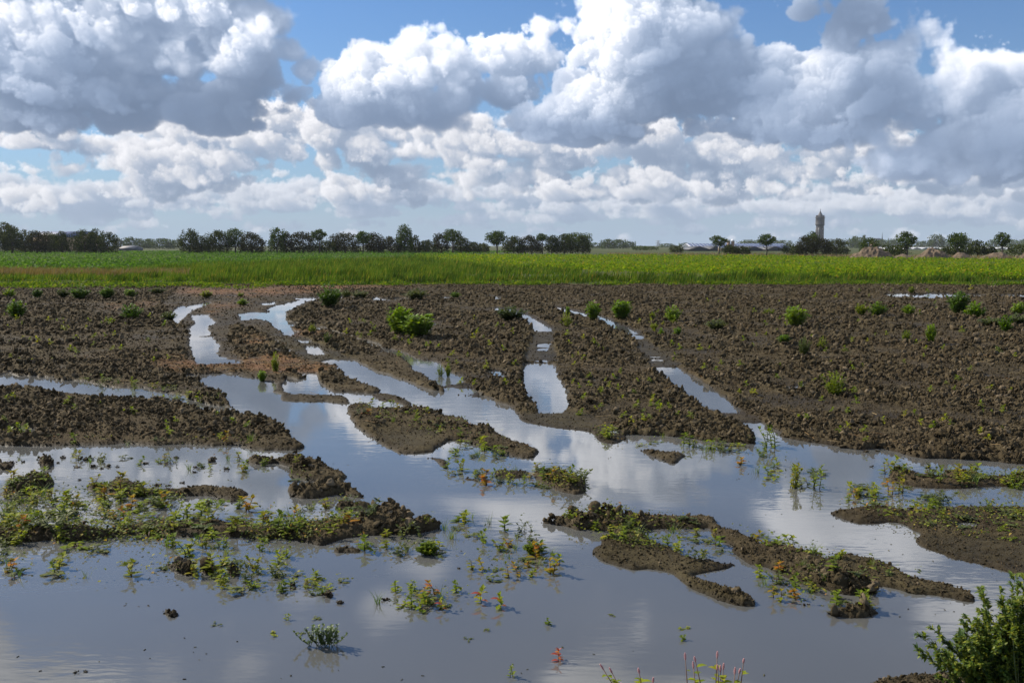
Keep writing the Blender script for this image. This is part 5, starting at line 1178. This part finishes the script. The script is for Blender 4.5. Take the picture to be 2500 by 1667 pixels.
def bushy(seed, n=46, leafy=13, upright=.5, lw=1.0):
    n = int(n * 1.3); leafy = int(leafy * 1.4)
    """dome of fine stems set with small leaves, about 1 unit wide and high"""
    P = Plant(seed); r = P.r
    for k in range(n):
        a = k * 2.399; q = math.sqrt((k + .5) / n); e = q * 1.25 * (1 - upright * .5)
        top = Vector((.46 * math.sin(e) * math.cos(a) * r.uniform(.65, 1.25), .46 * math.sin(e) * math.sin(a) * r.uniform(.65, 1.25), (.22 + .72 * math.cos(e)) * r.uniform(.55, 1.2)))
        b = Vector((.10 * math.cos(a) * q, .10 * math.sin(a) * q, -.03)); m = b.lerp(top, .5) + Vector((0, 0, .05))
        P.add_stem([b, m, top], .010, .004, 3)
        for i in range(leafy):
            t = .22 + .8 * r.random(); p = b.lerp(m, min(1, t * 2)) if t < .5 else m.lerp(top, t * 2 - 1)
            d = (top - b).normalized() + Vector((r.gauss(0, .7), r.gauss(0, .7), r.gauss(0, .4)))
            P.add_leaf(p, d, r.uniform(.07, .16))
    return P
def put(me, name, label, cat, group, x, y, s, rz, z=None, sz=1.0):
    o = bpy.data.objects.new(name, me); COL.objects.link(o)
    o.location = (x, y, gz(x, y) if z is None else z); o.scale = (s, s, s * sz); o.rotation_euler[2] = rz
    tag(o, label, cat, group); return o
ORD = 'first second third fourth fifth sixth seventh eighth ninth tenth eleventh twelfth thirteenth fourteenth fifteenth sixteenth seventeenth eighteenth nineteenth twentieth'.split()
def ordinal(i): return ORD[i] if i < 20 else ('twenty-' + ORD[i - 20] if i < 29 else ('thirtieth' if i == 29 else ('thirty-' + ORD[i - 30] if i < 39 else 'fortieth')))
# -- bushy weeds on the ploughed ground: (u, v of the foot, width, height in the photograph, look, label)
BM = {'G': [bushy(11, 30, 16, .4).mesh(BUSHG, STEM), bushy(1).mesh(BUSHG, STEM), bushy(2, 40, 12, .8).mesh(BUSHG, STEM)], 'D': [bushy(13, 38, 15, .2).mesh(BUSHD, STEM), bushy(3, 60, 14, .6).mesh(BUSHD, STEM), bushy(4, 54, 14).mesh(BUSHD, STEM)], 'Y': [bushy(15, 22, 12, .1).mesh(BUSHY, STEM), bushy(5, 34, 11, .7).mesh(BUSHY, STEM), bushy(6, 30, 10, .3).mesh(BUSHY, STEM)], 'O': [bushy(7, 40, 11, .2).mesh(BUSHO, STEM), bushy(8, 40, 12, .4).mesh(BUSHO, STEM)]}
FB = [(806, 753, 54, 52, 'D', 'tall dark green bushy weed beside the far bend of the rut'), (976, 818, 62, 66, 'G', 'tall bright green weed, left half of the biggest clump on the ploughed ground'), (1020, 823, 96, 54, 'G', 'broad feathery weed, right half of the biggest clump on the ploughed ground'),
 (1248, 783, 72, 32, 'O', 'wide low olive weed at the rim of the straight middle rut'), (1448, 783, 38, 42, 'G', 'narrow upright green weed left of the pair by the right rut'), (1518, 781, 60, 42, 'G', 'wider bright green weed right of the pair by the right rut'), (1643, 783, 40, 33, 'G', 'block-shaped green weed right of the weed pair by the right rut'),
 (1943, 797, 58, 48, 'G', 'dome-shaped green weed standing alone in the wide right field'), (2103, 768, 34, 27, 'Y', 'small yellow weed touching a greener one in the right field'), (2143, 768, 44, 28, 'G', 'greener weed touching the small yellow one in the right field'), (2218, 768, 30, 25, 'G', 'small bright weed between the touching pair and the dark weed'),
 (2340, 766, 50, 46, 'D', 'large dark green weed below the far long puddle'), (2379, 775, 46, 34, 'G', 'mid-green weed leaning on the large dark weed'), (2486, 770, 34, 32, 'G', 'green weed at the right edge of the field'), (2272, 836, 30, 42, 'G', 'thin upright weed alone below the dark weed pair'),
 (2455, 811, 32, 34, 'G', 'bright weed in the middle of a flat olive patch'), (2422, 797, 60, 20, 'O', 'flat olive weed left of the bright weed near the right edge'), (2482, 795, 44, 26, 'O', 'flat olive weed right of the bright weed near the right edge'), (2037, 961, 48, 56, 'Y', 'pointed yellow-green weed among clods right of the flooded rut'), (2212, 838, 26, 26, 'Y', 'small yellow-green weed just left of the thin upright weed'),
 (41, 776, 44, 38, 'D', 'dark green bushy weed in the left field near the edge'), (322, 781, 50, 32, 'G', 'bright green weed near the left bend of the rut'), (412, 782, 38, 22, 'O', 'pale olive weed on the shore of the left bend'), (268, 790, 26, 18, 'Y', 'small yellow weed left of the bright green one by the bend'),
 (196, 731, 44, 32, 'D', 'larger dark weed in the far left row below the bank'), (262, 731, 36, 24, 'D', 'rounded dark weed right of the larger one in the far left row'), (318, 726, 32, 20, 'G', 'light green weed ending the far left row'), (24, 726, 28, 18, 'G', 'small weed beginning the far left row'), (92, 728, 24, 20, 'D', 'small dark weed standing in the far left puddle'), (156, 727, 34, 20, 'O', 'olive weed left of the larger dark weed in the far left row'),
 (385, 718, 38, 16, 'O', 'faint olive weed between the far left row and the rut bend'), (505, 726, 34, 16, 'Y', 'flat yellow weed beyond the left bend of the rut'), (588, 724, 16, 12, 'Y', 'tiny yellow weed beyond the reddish mud'), (592, 743, 26, 14, 'G', 'small green weed on the reddish mud by the far puddles'),
 (846, 727, 22, 22, 'O', 'small olive weed right of the tall dark weed'), (880, 728, 42, 16, 'O', 'wide olive weed further right of the tall dark weed'), (1016, 731, 52, 24, 'O', 'wide olive weed behind the biggest clump at the long puddle'), (1112, 728, 24, 14, 'G', 'low green weed at the end of the long far puddle'),
 (1386, 772, 14, 22, 'G', 'slim weed sprout between the two right ruts near their far ends'), (1384, 796, 26, 34, 'Y', 'thin yellow-green weed left of the right rut'), (1593, 778, 18, 16, 'Y', 'small yellowish weed left of the block-shaped one'), (1597, 803, 20, 18, 'Y', 'tiny yellow weed below the block-shaped one'), (1614, 817, 14, 18, 'G', 'tiny green weed pair member below the block-shaped one'), (1655, 816, 18, 18, 'G', 'tiny round green weed right below the block-shaped one'),
 (1748, 803, 50, 24, 'O', 'loose olive weed patch left of the lone dome-shaped weed'), (1878, 768, 32, 14, 'Y', 'faint yellow patch left of the lone dome-shaped weed'), (1914, 842, 30, 22, 'G', 'sprawling green sprout below the lone dome-shaped weed'), (1963, 868, 30, 42, 'O', 'loose tall weed below the lone dome-shaped weed'), (2006, 852, 24, 26, 'Y', 'thin yellowish weed right of the loose tall weed'), (2225, 716, 18, 14, 'Y', 'small yellow weed standing at the far long puddle'),
 (762, 815, 18, 24, 'Y', 'yellow-green weed on the bar between the left puddles'), (800, 838, 20, 26, 'O', 'olive weed on the bar right of the yellow-green one'), (672, 905, 24, 46, 'Y', 'leafy green stalk on the reddish straw by the wide channel'), (640, 925, 26, 26, 'G', 'green stalk on the near edge of the reddish mud'), (1075, 912, 18, 28, 'Y', 'slim yellow-green weed at the inlet below the biggest clump, left one'), (1094, 914, 16, 30, 'Y', 'slim yellow-green weed at the inlet below the biggest clump, right one')]
for i, (u, v, w, h, k, lab) in enumerate(FB):
    x, y = world_xy(u, v, .04); x = float(x); y = float(y); d = y
    s = w * d / F_PX; me = BM[k][i % len(BM[k])]
    put(me, 'bushy_weed', lab, 'weed', 'bushy weeds on the ploughed ground', x, y, s * 1.30, i * 1.7, z=max(0, gz(x, y)) - .02, sz=h / w * .86)
# -- seedlings: small sprouts among the clods
SD = [knotweed(40 + i, .8, .35, 10, 1, low=False, L=.6).mesh(WEED if i < 3 else BUSHY, STEM) for i in range(4)]
pr = random.Random(12)
ZONES = [('small green seedling sprouting between clods of the wide right field', (1480, 2480, 700, 1090), 125, lambda u, v: u > 1380 + (v - 720) * 1.25),
         ('small green seedling sprouting between the middle rut and the right rut', (1320, 1780, 760, 1040), 52, lambda u, v: 1385 + max(0, v - 880) * .12 < u < 1420 + (v - 800) * 1.25),
         ('small green seedling sprouting on the clods behind the middle island', (830, 1300, 780, 950), 52, lambda u, v: 760 + (v - 780) * 2.0 < u < 1270),
         ('small green seedling sprouting in the dark left field', (10, 440, 770, 890), 44, lambda u, v: True),
         ('small green seedling sprouting on the tongue of clods on the left', (10, 620, 960, 1075), 22, lambda u, v: u < 560 + (v - 960) * .9)]
for lab, (u0, u1, v0, v1), n, ok in ZONES:
    k = 0; tries = 0
    while k < n and tries < 4000:
        tries += 1; u = pr.uniform(u0, u1); v = v0 + (v1 - v0) * pr.random() ** 1.1
        if not ok(u, v): continue
        x, y = world_xy(u, v, .04); z = gz(float(x), float(y))
        if z < .012: continue
        px = pr.uniform(11, 24) * (.8 + (v - 700) / 600); put(SD[pr.randrange(4)], 'seedling', lab, 'seedling', lab + 's', float(x), float(y), px * float(y) / F_PX * .8, pr.uniform(0, 6.28), z=z - .005); k += 1
# -- water weeds
KW = {'upright pale green knotweed': [knotweed(60 + i, 1.0, .28, 13, 1 + i % 2).mesh(WEED, STEM) for i in range(4)],
      'knotweed with yellow and orange leaves': [knotweed(70 + i, .95, .35, 13, 2).mesh(TURN, REDSTEM) for i in range(4)],
      'bushy many-stemmed knotweed': [knotweed(80 + i, .8, .5, 26, 4, L=.34).mesh(WEED if i % 2 else DULL, STEM) for i in range(4)],
      'floating dull green weed': [floating(90 + i, 16).mesh(DULL, STEM) for i in range(4)],
      'spread-out weed with pale leaf tips': [floating(100 + i, 20).mesh(WEED, REDSTEM) for i in range(3)],
      'tuft of thin grass': [tuft_mesh(110 + i, 12 + 5 * i) for i in range(3)]}
NAME = {'upright pale green knotweed': ('knotweed', 'weed'), 'knotweed with yellow and orange leaves': ('knotweed', 'weed'), 'bushy many-stemmed knotweed': ('knotweed', 'weed'), 'floating dull green weed': ('floating_weed', 'weed'), 'spread-out weed with pale leaf tips': ('floating_weed', 'weed'), 'tuft of thin grass': ('grass_tuft', 'grass')}
KEYS = list(KW)
# region: where (as said in labels), outline in the photograph, how many, mix over KEYS, size range in pixels
P_ = lambda k, pts: zc(k, pts)
REG = [
 ('on the weedy left bank, back row', [(0,1190),(140,1180),(420,1205),(560,1235),(700,1250),(860,1220),(880,1255),(600,1262),(300,1258),(0,1262)], 56, (4,4,7,6,4,3), (24, 44)),
 ('on the weedy left bank, front row', [(0,1262),(300,1258),(600,1262),(880,1255),(940,1290),(880,1325),(500,1322),(250,1325),(0,1335)], 66, (4,5,8,6,5,2), (26, 50)),
 ('just below the weedy left bank', [(0,1335),(250,1330),(500,1330),(700,1345),(690,1440),(560,1450),(430,1420),(200,1420),(0,1410)], 34, (3,2,2,7,4,2), (24, 48)),
 ('around dark clods below the bank', [(440,1370),(560,1365),(700,1390),(870,1410),(860,1450),(700,1455),(560,1445)], 24, (5,2,3,5,3,1), (26, 44)),
 ('left of the red-leaved plant', [(905,1435),(1160,1440),(1160,1490),(1000,1490),(905,1480)], 14, (6,3,2,2,1,2), (30, 50)),
 ('off the weedy bank tip', [(860,1310),(1010,1300),(1110,1270),(1130,1310),(1080,1365),(900,1375)], 14, (4,3,3,4,1,1), (28, 48)),
 ('left of the curved ridges', [(1110,1260),(1260,1265),(1330,1300),(1390,1330),(1380,1390),(1240,1440),(1150,1400),(1100,1330)], 32, (4,3,2,5,2,7), (24, 46)),
 ('on the two short middle ridges', [(1090,1140),(1180,1155),(1300,1145),(1430,1175),(1430,1205),(1300,1190),(1100,1178)], 30, (5,3,4,4,2,4), (22, 42)),
 ('beside the long island tip', [(1040,1080),(1180,1090),(1300,1112),(1220,1120),(1090,1112)], 12, (4,2,2,4,1,2), (20, 36)),
 ('on the long middle island', [(850,985),(1000,1000),(1120,1030),(1250,1075),(1180,1085),(1060,1075),(960,1040),(870,1015)], 22, (7,1,3,2,3,1), (18, 34)),
 ('along the middle shore', [(1430,1045),(1560,1060),(1700,1075),(1840,1078),(1800,1100),(1600,1095),(1450,1070)], 18, (5,3,3,3,2,3), (18, 34)),
 ('in the broad water', [(1700,1090),(1860,1075),(1900,1110),(2010,1140),(1980,1190),(1880,1170),(1760,1130)], 22, (4,3,3,5,2,3), (20, 38)),
 ('on the long right-hand bar', [(2150,1140),(2300,1150),(2500,1155),(2500,1195),(2300,1190),(2170,1170)], 24, (4,5,4,3,2,2), (24, 42)),
 ('below the right-hand bar', [(2030,1195),(2150,1185),(2280,1200),(2330,1240),(2180,1250),(2050,1235)], 26, (4,4,4,5,2,2), (24, 44)),
 ('on the broad right bank', [(2080,1245),(2300,1240),(2500,1240),(2500,1330),(2380,1320),(2220,1290)], 22, (4,2,2,4,5,2), (22, 42)),
 ('on the left curved ridge', [(1370,1275),(1420,1255),(1560,1270),(1560,1310),(1650,1350),(1560,1350),(1440,1310)], 22, (5,3,3,3,3,2), (24, 42)),
 ('between the curved ridges', [(1570,1275),(1730,1275),(1800,1340),(1790,1390),(1700,1380),(1600,1320)], 14, (4,2,1,4,2,2), (22, 38)),
 ('on the right curved ridge', [(1740,1270),(1840,1300),(1980,1340),(2120,1385),(2260,1420),(2180,1420),(1980,1380),(1800,1320)], 20, (5,2,2,3,4,3), (22, 42)),
 ('below the right curved ridge', [(1840,1390),(1960,1400),(2100,1430),(2230,1470),(2080,1490),(1920,1470),(1850,1430)], 28, (4,2,2,7,2,3), (24, 44)),
 ('along the narrow left strip', [(220,925),(330,935),(560,985),(540,1000),(360,965),(200,940)], 16, (4,2,2,4,2,2), (16, 30)),
 ('among left pond clods', [(10,1105),(330,1110),(620,1120),(780,1150),(760,1185),(400,1140),(10,1140)], 20, (4,2,2,4,1,6), (20, 36)),
 ('on the left tongue shore', [(10,1060),(300,1078),(620,1080),(610,1092),(300,1090),(10,1082)], 10, (4,4,1,1,1,2), (20, 34)),
 ('in the open near water', [(430,1480),(900,1500),(1300,1480),(1800,1480),(1800,1560),(1300,1570),(500,1570)], 11, (2,1,0,4,2,1), (18, 30)),
]
def inside(p, u, v):
    c = False
    for (x0, y0), (x1, y1) in zip(p, p[1:] + p[:1]):
        if (y0 <= v) != (y1 <= v) and u < x0 + (v - y0) / (y1 - y0) * (x1 - x0): c = not c
    return c
for ri, (where, poly, n, mixw, (s0, s1)) in enumerate(REG):
    pr = random.Random(200 + ri); us = [a for a, b in poly]; vs = [b for a, b in poly]; got = []
    tries = 0
    while len(got) < n and tries < 5000:
        tries += 1; u = pr.uniform(min(us), max(us)); v = pr.uniform(min(vs), max(vs))
        if not inside(poly, u, v): continue
        if any((u - a) ** 2 + 3 * (v - b) ** 2 < 70 for a, b, *_ in got): continue
        got.append((u, v, pr.choices(KEYS, mixw)[0], pr.uniform(s0, s1)))
    for key in KEYS:
        G = sorted(g for g in got if g[2] == key)
        for i, (u, v, _, px) in enumerate(G):
            x, y = world_xy(u, v, 0.0); x, y = float(x), float(y); z = gz(x, y)
            nm, cat = NAME[key]
            if len(G) == 1: lab = f'{key} {where}'
            else: lab = f'{key} {where}, {ordinal(i)} from left'
            if len(lab.split()) > 16: print('LONG', lab)
            s = (1.55 if 'left bank' in where else 1.26) * px * y / F_PX
            if nm == 'floating_weed': s *= .74
            if nm == 'grass_tuft': s *= .8
            put(KW[key][pr.randrange(len(KW[key]))], nm, lab, cat, key + 's', x, y, s, pr.uniform(0, 6.28), z=max(z, 0.0) - .004, sz=.85 if nm == 'grass_tuft' else (.9 if nm == 'floating_weed' else pr.uniform(.42, .8)))
# plants one notices
def one(P, name, label, cat, u, v, px, leafm, stemm, extra=None, sz=1.0, rz=0.0, group=None):
    x, y = (float(q) for q in world_xy(u, v, 0.0)); root = empty(name, (x, y, max(0, gz(x, y)) - .004), rz); s = px * y / F_PX; root.scale = (s, s, s * sz); tag(root, label, cat, group)
    v_, f_ = joinm(P.leaf); mesh_np('foliage', v_, f_, leafm, parent=root); P.stem.build('stem', stemm, root)
    return root
# single lumps of earth standing out of the water
def lump(label, u, v, px, seed):
    rng = np.random.default_rng(seed); x, y = (float(q) for q in world_xy(u, v, 0.0)); s = .5 * px * y / F_PX; V_, F_ = [], []
    parts = []
    m = 9
    tv, tf = clod_shape(400 + seed % 7, 3)
    parts.append((tv * s * np.array([1, .8, .75]), tf))
    for k in range(m):
        tv, tf = clod_shape(420 + k, 2); a = rng.uniform(0, 6.28); q = rng.uniform(.5, 1.05) * s; r = s * rng.uniform(.18, .5)
        parts.append((tv * r + np.array([q * math.cos(a), q * .8 * math.sin(a), rng.uniform(-.1, .5) * s]), tf))
    a, f = joinm(parts); o = mesh_np('mud_clod', a, f, CLOD); o.location = (x, y, .10 * s); tag(o, label, 'clod', 'lumps of earth standing in the water')
for i, (k, cx, cy, w, lab) in enumerate([(5, 1890, 895, 125, 'big dark lump of earth alone in the left pond with a weed behind it'), (5, 2030, 968, 80, 'flat lump of earth right of the big lone lump in the left pond'), (5, 1748, 952, 55, 'upper one of two small lumps beside the big lone lump'), (5, 1745, 995, 55, 'lower one of two small lumps beside the big lone lump'),
  (5, 1580, 865, 60, 'tall lump in the cluster left of the big lone lump'), (5, 1500, 922, 75, 'wide lump in front of the tall one in the left pond'), (5, 1440, 920, 45, 'narrow lump left of the wide one in the left pond'), (5, 1310, 915, 70, 'squat lump at the left of the pond cluster under grass'), (5, 1050, 948, 55, 'small round lump at the middle of the left pond'), (5, 970, 942, 75, 'broken lump touching the small round one in the left pond'), (5, 912, 962, 55, 'low lump left of the broken one in the left pond'),
  (5, 840, 945, 75, 'blocky lump midway along the row in the left pond'), (5, 692, 952, 80, 'pointed lump in front of the pile in the left pond'), (5, 770, 882, 130, 'pile of crumbled earth in the left pond behind the pointed lump'), (5, 892, 878, 75, 'jagged lump right of the crumbled pile in the left pond'), (5, 565, 865, 90, 'dark lump left of the crumbled pile in the left pond'), (5, 385, 880, 140, 'large ragged lump near the left side of the left pond'), (5, 210, 900, 50, 'small dark lump left of the large ragged lump'), (5, 520, 910, 40, 'tiny lump right of the large ragged lump'),
  (5, 1420, 1115, 95, 'smooth brown loaf of earth at the front of the left pond'), (5, 1510, 1115, 60, 'dark lump right of the smooth brown loaf'), (5, 1635, 1090, 55, 'small lump with leaves right of the dark one by the loaf'), (5, 1235, 1100, 110, 'large rounded brown lump left of the smooth loaf'), (5, 1050, 1055, 90, 'upright brown lump rising from the bank behind the large rounded one'), (5, 715, 1065, 45, 'thin pointed lump standing alone left of the back bank'),
  (12, 845, 845, 95, 'black lump of earth in open water under the weedy clods'), (12, 75, 540, 70, 'dark upright lump left of the weeds below the bank'), (12, 720, 760, 130, 'broken lump with weeds growing from it, left of the black lump'), (12, 415, 680, 85, 'brown lump with a weed on top below the weedy bank'), (12, 1255, 815, 100, 'flat lump at the foot of the weeds left of the red-leaved plant'), (12, 1910, 535, 45, 'small round lump in open water right of the weedy bank tip'),
  (11, 1620, 515, 150, 'wide crumbled lump below the weedy left bank'), (11, 1870, 510, 130, 'dark crumbled lump right of the wide one below the bank'), (11, 2100, 545, 100, 'smooth topped lump right of the dark crumbled one'), (11, 680, 1465, 70, 'small dark lump far down in the near water, left one'), (11, 770, 1458, 55, 'small dark lump far down in the near water, right one'), (8, 980, 945, 55, 'dark cube-like lump in the water below the right field'), (8, 930, 815, 70, 'flat lump at the edge of the right field in the water'), (8, 1035, 808, 55, 'thin flat lump right of the other one at the field edge')]):
    u, v = zc(k, [(cx, cy)])[0]; lump(lab, u, v + 2, w / 3.672 * .8, 600 + i)
P = knotweed(301, 1.0, .5, 34, 5, L=.30); one(P, 'knotweed', 'tall thin willow-like weed standing in water at the right shore', 'weed', 1884, 1092, 56, WEED, STEM)
P = knotweed(302, 1.0, .35, 40, 6, L=.32); one(P, 'knotweed', 'large leafy knotweed clump in the broad water, left of two', 'weed', 1936, 1188, 52, TURN, STEM)
P = knotweed(303, 1.0, .45, 24, 4, L=.36); one(P, 'knotweed', 'smaller knotweed clump in the broad water, right of two', 'weed', 1986, 1190, 46, WEED, STEM)
P = bushy(304, 40, 30, .3); one(P, 'knotweed', 'cushion of small leaves off the tip of the weedy bank', 'weed', 1042, 1352, 62, WEED, STEM, sz=.45)
P = bushy(305, 36, 26, .3); one(P, 'knotweed', 'cushion of glossy leaves in the shallows left of the curved ridges', 'weed', 1302, 1350, 58, WEED, STEM, sz=.48)
for (u, v, px, sd, lab) in ((1176, 1470, 46, 311, 'green plant with one bright red leaf in the near water'), (1222, 1482, 44, 312, 'green plant with a pink leaf tip right of the red-leaved one'), (1080, 1488, 34, 313, 'small plant with an orange leaf left of the red-leaved one'), (1364, 1612, 36, 314, 'small dark red sprout alone in the open near water')):
    P = knotweed(sd, 1.0, .2, 7, 1, L=.55); root = one(P, 'knotweed', lab, 'weed', u, v, px, WEED if sd != 314 else REDL, STEM)
    Q = Plant(sd); Q.add_leaf((0, 0, .45), (-.8, -.25, .55), .62); Q.add_leaf((0, 0, .15), (.7, -.4, .3), .4); a, b = joinm(Q.leaf); mesh_np('red_leaf', a, b, REDL, parent=root)['label'] = 'red leaf of the plant'
P = knotweed(315, 1.0, .25, 12, 2, L=.4); one(P, 'knotweed', 'yellow-green sprout at the bottom left of the small red sprout', 'weed', 1245, 1652, 34, BUSHY, STEM)
# the grey-green plant with bead-like leaves
P = Plant(320); r = P.r
for k in range(24):
    a = k * 2.4; e = r.uniform(.15, .62); x0 = r.gauss(0, .15); tip = Vector((x0 + .5 * math.cos(a) * e * 1.7, .25 * math.sin(a) * e, r.uniform(.28, .56))); b = Vector((x0, r.gauss(0, .06), -.04)); m = b.lerp(tip, .5) + Vector((.05 * math.cos(a), 0, -.02))
    P.add_stem([b, m, tip], .009, .005)
    for i in range(26):
        t = .25 + .75 * (i + .5) / 26; p = b.lerp(m, 2 * t) if t < .5 else m.lerp(tip, 2 * t - 1); q = r.uniform(0, 6.28)
        P.add_leaf(p, (math.cos(q), math.sin(q), .9), r.uniform(.05, .085), (LT2, LF2))
one(P, 'sea_blite', 'grey-green many-stemmed plant alone in the near water', 'plant', 788, 1577, 112, GREYG, STEM)
# flowering stalks at the very bottom
def stalks(label, u, v, tips, seed):
    x, y = (float(q) for q in world_xy(u, v, 0)); root = empty('flowering_knotweed', (x, y, 0)); tag(root, label, 'plant', 'pink flowering knotweeds at the bottom edge'); P = Plant(seed); r = P.r; sp = []
    for (tu, tv) in tips:
        tip = Vector(((tu - u) * y / F_PX, r.uniform(-.05, .05), (v - tv) * y / F_PX)); m = tip * .5 + Vector((r.gauss(0, .01), 0, .02))
        P.add_stem([Vector((0, 0, -.05)), m, tip], .0035, .0018, 5)
        for i in range(6):
            t = r.uniform(.3, .88); p = Vector((0, 0, 0)).lerp(m, 2 * t) if t < .5 else m.lerp(tip, 2 * t - 1); q = r.uniform(0, 6.28); P.add_leaf(p, (math.cos(q), math.sin(q), .5), r.uniform(.02, .05))
        b = MB(); ax = (tip - m).normalized(); L = r.uniform(.022, .034)
        for i in range(46):                              # tight spike of tiny buds
            t = i / 46; w = .0042 * math.sin(math.pi * (.12 + .82 * t)); q = i * 2.4; o = Vector((math.cos(q), math.sin(q), 0)) * w; c = tip + ax * (L * (t - .2)) + o
            s = .0022; b.add([(c.x + s * dx, c.y + s * dy, c.z + s * dz) for dx, dy, dz in ((1,0,0),(-1,0,0),(0,1,0),(0,-1,0),(0,0,1.3),(0,0,-1.3))], [(0,2,4),(2,1,4),(1,3,4),(3,0,4),(2,0,5),(1,2,5),(3,1,5),(0,3,5)])
        sp.append(b)
    a, f = joinm(P.leaf); mesh_np('foliage', a, f, WEED, parent=root); P.stem.build('stem', REDSTEM, root)
    for b in sp: b.build('flower_spike', PINK, root)
stalks('pink flowering knotweed with one stalk arching far left', 1530, 1740, [(1470, 1630), (1492, 1638)], 331); stalks('pink flowering knotweed with two short leaning stalks, second from left', 1590, 1745, [(1556, 1626), (1590, 1646), (1518, 1656)], 332)
stalks('pink flowering knotweed with two tall upright stalks, middle of the clump', 1700, 1750, [(1670, 1596), (1690, 1590), (1695, 1628)], 333); stalks('pink flowering knotweed with crowded spikes, right of the tall pair', 1765, 1750, [(1752, 1600), (1745, 1614), (1765, 1624), (1760, 1634)], 334); stalks('pink flowering knotweed at the right end of the clump', 1800, 1748, [(1808, 1596), (1798, 1622), (1796, 1642)], 335)
# the big bush in the lower right corner
def big_bush():
    u, v = 2462, 1760; x, y = (float(q) for q in world_xy(u, v, 0)); root = empty('wild_bush', (x, y, gz(x, y))); tag(root, 'large feathery green bush in the lower right corner', 'bush'); P = Plant(341); r = P.r; k = y / F_PX
    tips = [(2330, 1405), (2275, 1480), (2310, 1530), (2275, 1565), (2440, 1450), (2385, 1470), (2400, 1520), (2460, 1400), (2500, 1420), (2540, 1380), (2480, 1500), (2330, 1600), (2345, 1555), (2300, 1610), (2420, 1560), (2520, 1500), (2560, 1460), (2590, 1540), (2600, 1600), (2360, 1640), (2450, 1600)]
    tips = [(2462, 1392), (2490, 1420), (2395, 1462), (2440, 1452), (2362, 1520), (2275, 1556), (2325, 1552), (2300, 1612), (2410, 1520), (2520, 1470), (2560, 1440), (2600, 1500), (2350, 1590), (2440, 1530), (2480, 1500), (2390, 1570), (2330, 1640), (2540, 1540), (2600, 1580), (2430, 1600), (2490, 1580)]
    for rep in range(5):
        for (tu, tv) in tips:
            tip = Vector(((tu - u + r.gauss(0, 10) * (rep + .3)) * k, r.uniform(-.12, .14), (v - tv + 12 - abs(r.gauss(0, 22)) * rep) * k)); b = Vector((r.gauss(0, .04), r.gauss(0, .04), -.02)); m = b.lerp(tip, .5) + Vector((r.gauss(0, .015), r.gauss(0, .02), .035))
            P.add_stem([b, m, tip], .0036, .0012, 5)
            for j in range(11):                            # side sprays
                t = .3 + .7 * (j + r.random()) / 11; p = b.lerp(m, 2 * t) if t < .5 else m.lerp(tip, min(1, 2 * t - 1)); d = (tip - m).normalized() + Vector((r.gauss(0, .5), r.gauss(0, .5), .35 + r.gauss(0, .25))); d.normalize(); L = .075 * (1.15 - t) + .014
                P.add_stem([p, p + d * L], .0014, .0008, 3)
                for i in range(18):
                    q = p + d * L * (i + .5) / 18; w = d * .8 + Vector((r.gauss(0, .55), r.gauss(0, .55), r.gauss(0, .4))); P.add_leaf(q, w, r.uniform(.012, .030))
    a, f = joinm(P.leaf); mesh_np('foliage', a, f, MUG, parent=root); P.stem.build('branch', STEM, root)
big_bush()
# the close mat of little leaves between the counted weeds
def mats():
    rng = np.random.default_rng(51); parts = []
    tv, tf = leaf_tpl(.7, .12, .3)
    for where, poly, n, mw, (s0, s1) in REG[:22]:
        u = np.array([a for a, b in poly]); v = np.array([b for a, b in poly]); m = n * (140 if 'weedy left bank,' in where else 80)
        U = rng.uniform(u.min(), u.max(), m); Vv = rng.uniform(v.min(), v.max(), m)
        k = np.array([inside(poly, a, b) for a, b in zip(U, Vv)])
        x, y = world_xy(U[k], Vv[k], 0.0); z = ground_z(x, y, False)
        q = (n2(x, y, .25) > -.05) & ((z > -.02) | (rng.random(len(x)) < (.45 if 'weedy left bank,' in where else .10))); x, y, z = x[q], y[q], z[q]
        P = np.stack([x, y, np.maximum(z, 0) + rng.uniform(0.004, 1, len(x)) ** 1.6 * .085], 1)
        parts.append(instances(tv, tf, P, np.maximum(.020, y * .0016) * rng.uniform(.7, 1.5, len(x)), rots(rng, len(x), .7)))
    V, F = joinm(parts); tag(mesh_np('leaf_litter_weeds', V, F, MATL), 'close mat of small dull green leaves over the weedy banks', None, None, 'stuff')
MATL = leaf_mat('mat_leaf', [(0, (.035, .05, .014)), (.35, (.085, .115, .022)), (.7, (.17, .21, .03)), (.93, (.27, .26, .05)), (1, (.36, .17, .04))], .36, .6, spec=.15)
mats()
# ---------------------------------------------------------------- the air
def air():
    m, nt, out = new_mat('haze_air')
    v = N(nt, 'ShaderNodeVolumePrincipled'); v.inputs['Color'].default_value = (.86, .92, 1.0, 1); v.inputs['Density'].default_value = HAZE_DENSITY; v.inputs['Anisotropy'].default_value = .0
    nt.links.new(v.outputs[0], out.inputs['Volume'])
    b = MB(); b.box((-2600, -60, -1.5), (2600, 2600, 75)); o = b.build('haze', m); tag(o, None, None, None, 'stuff')
HAZE_DENSITY = .000095
air()
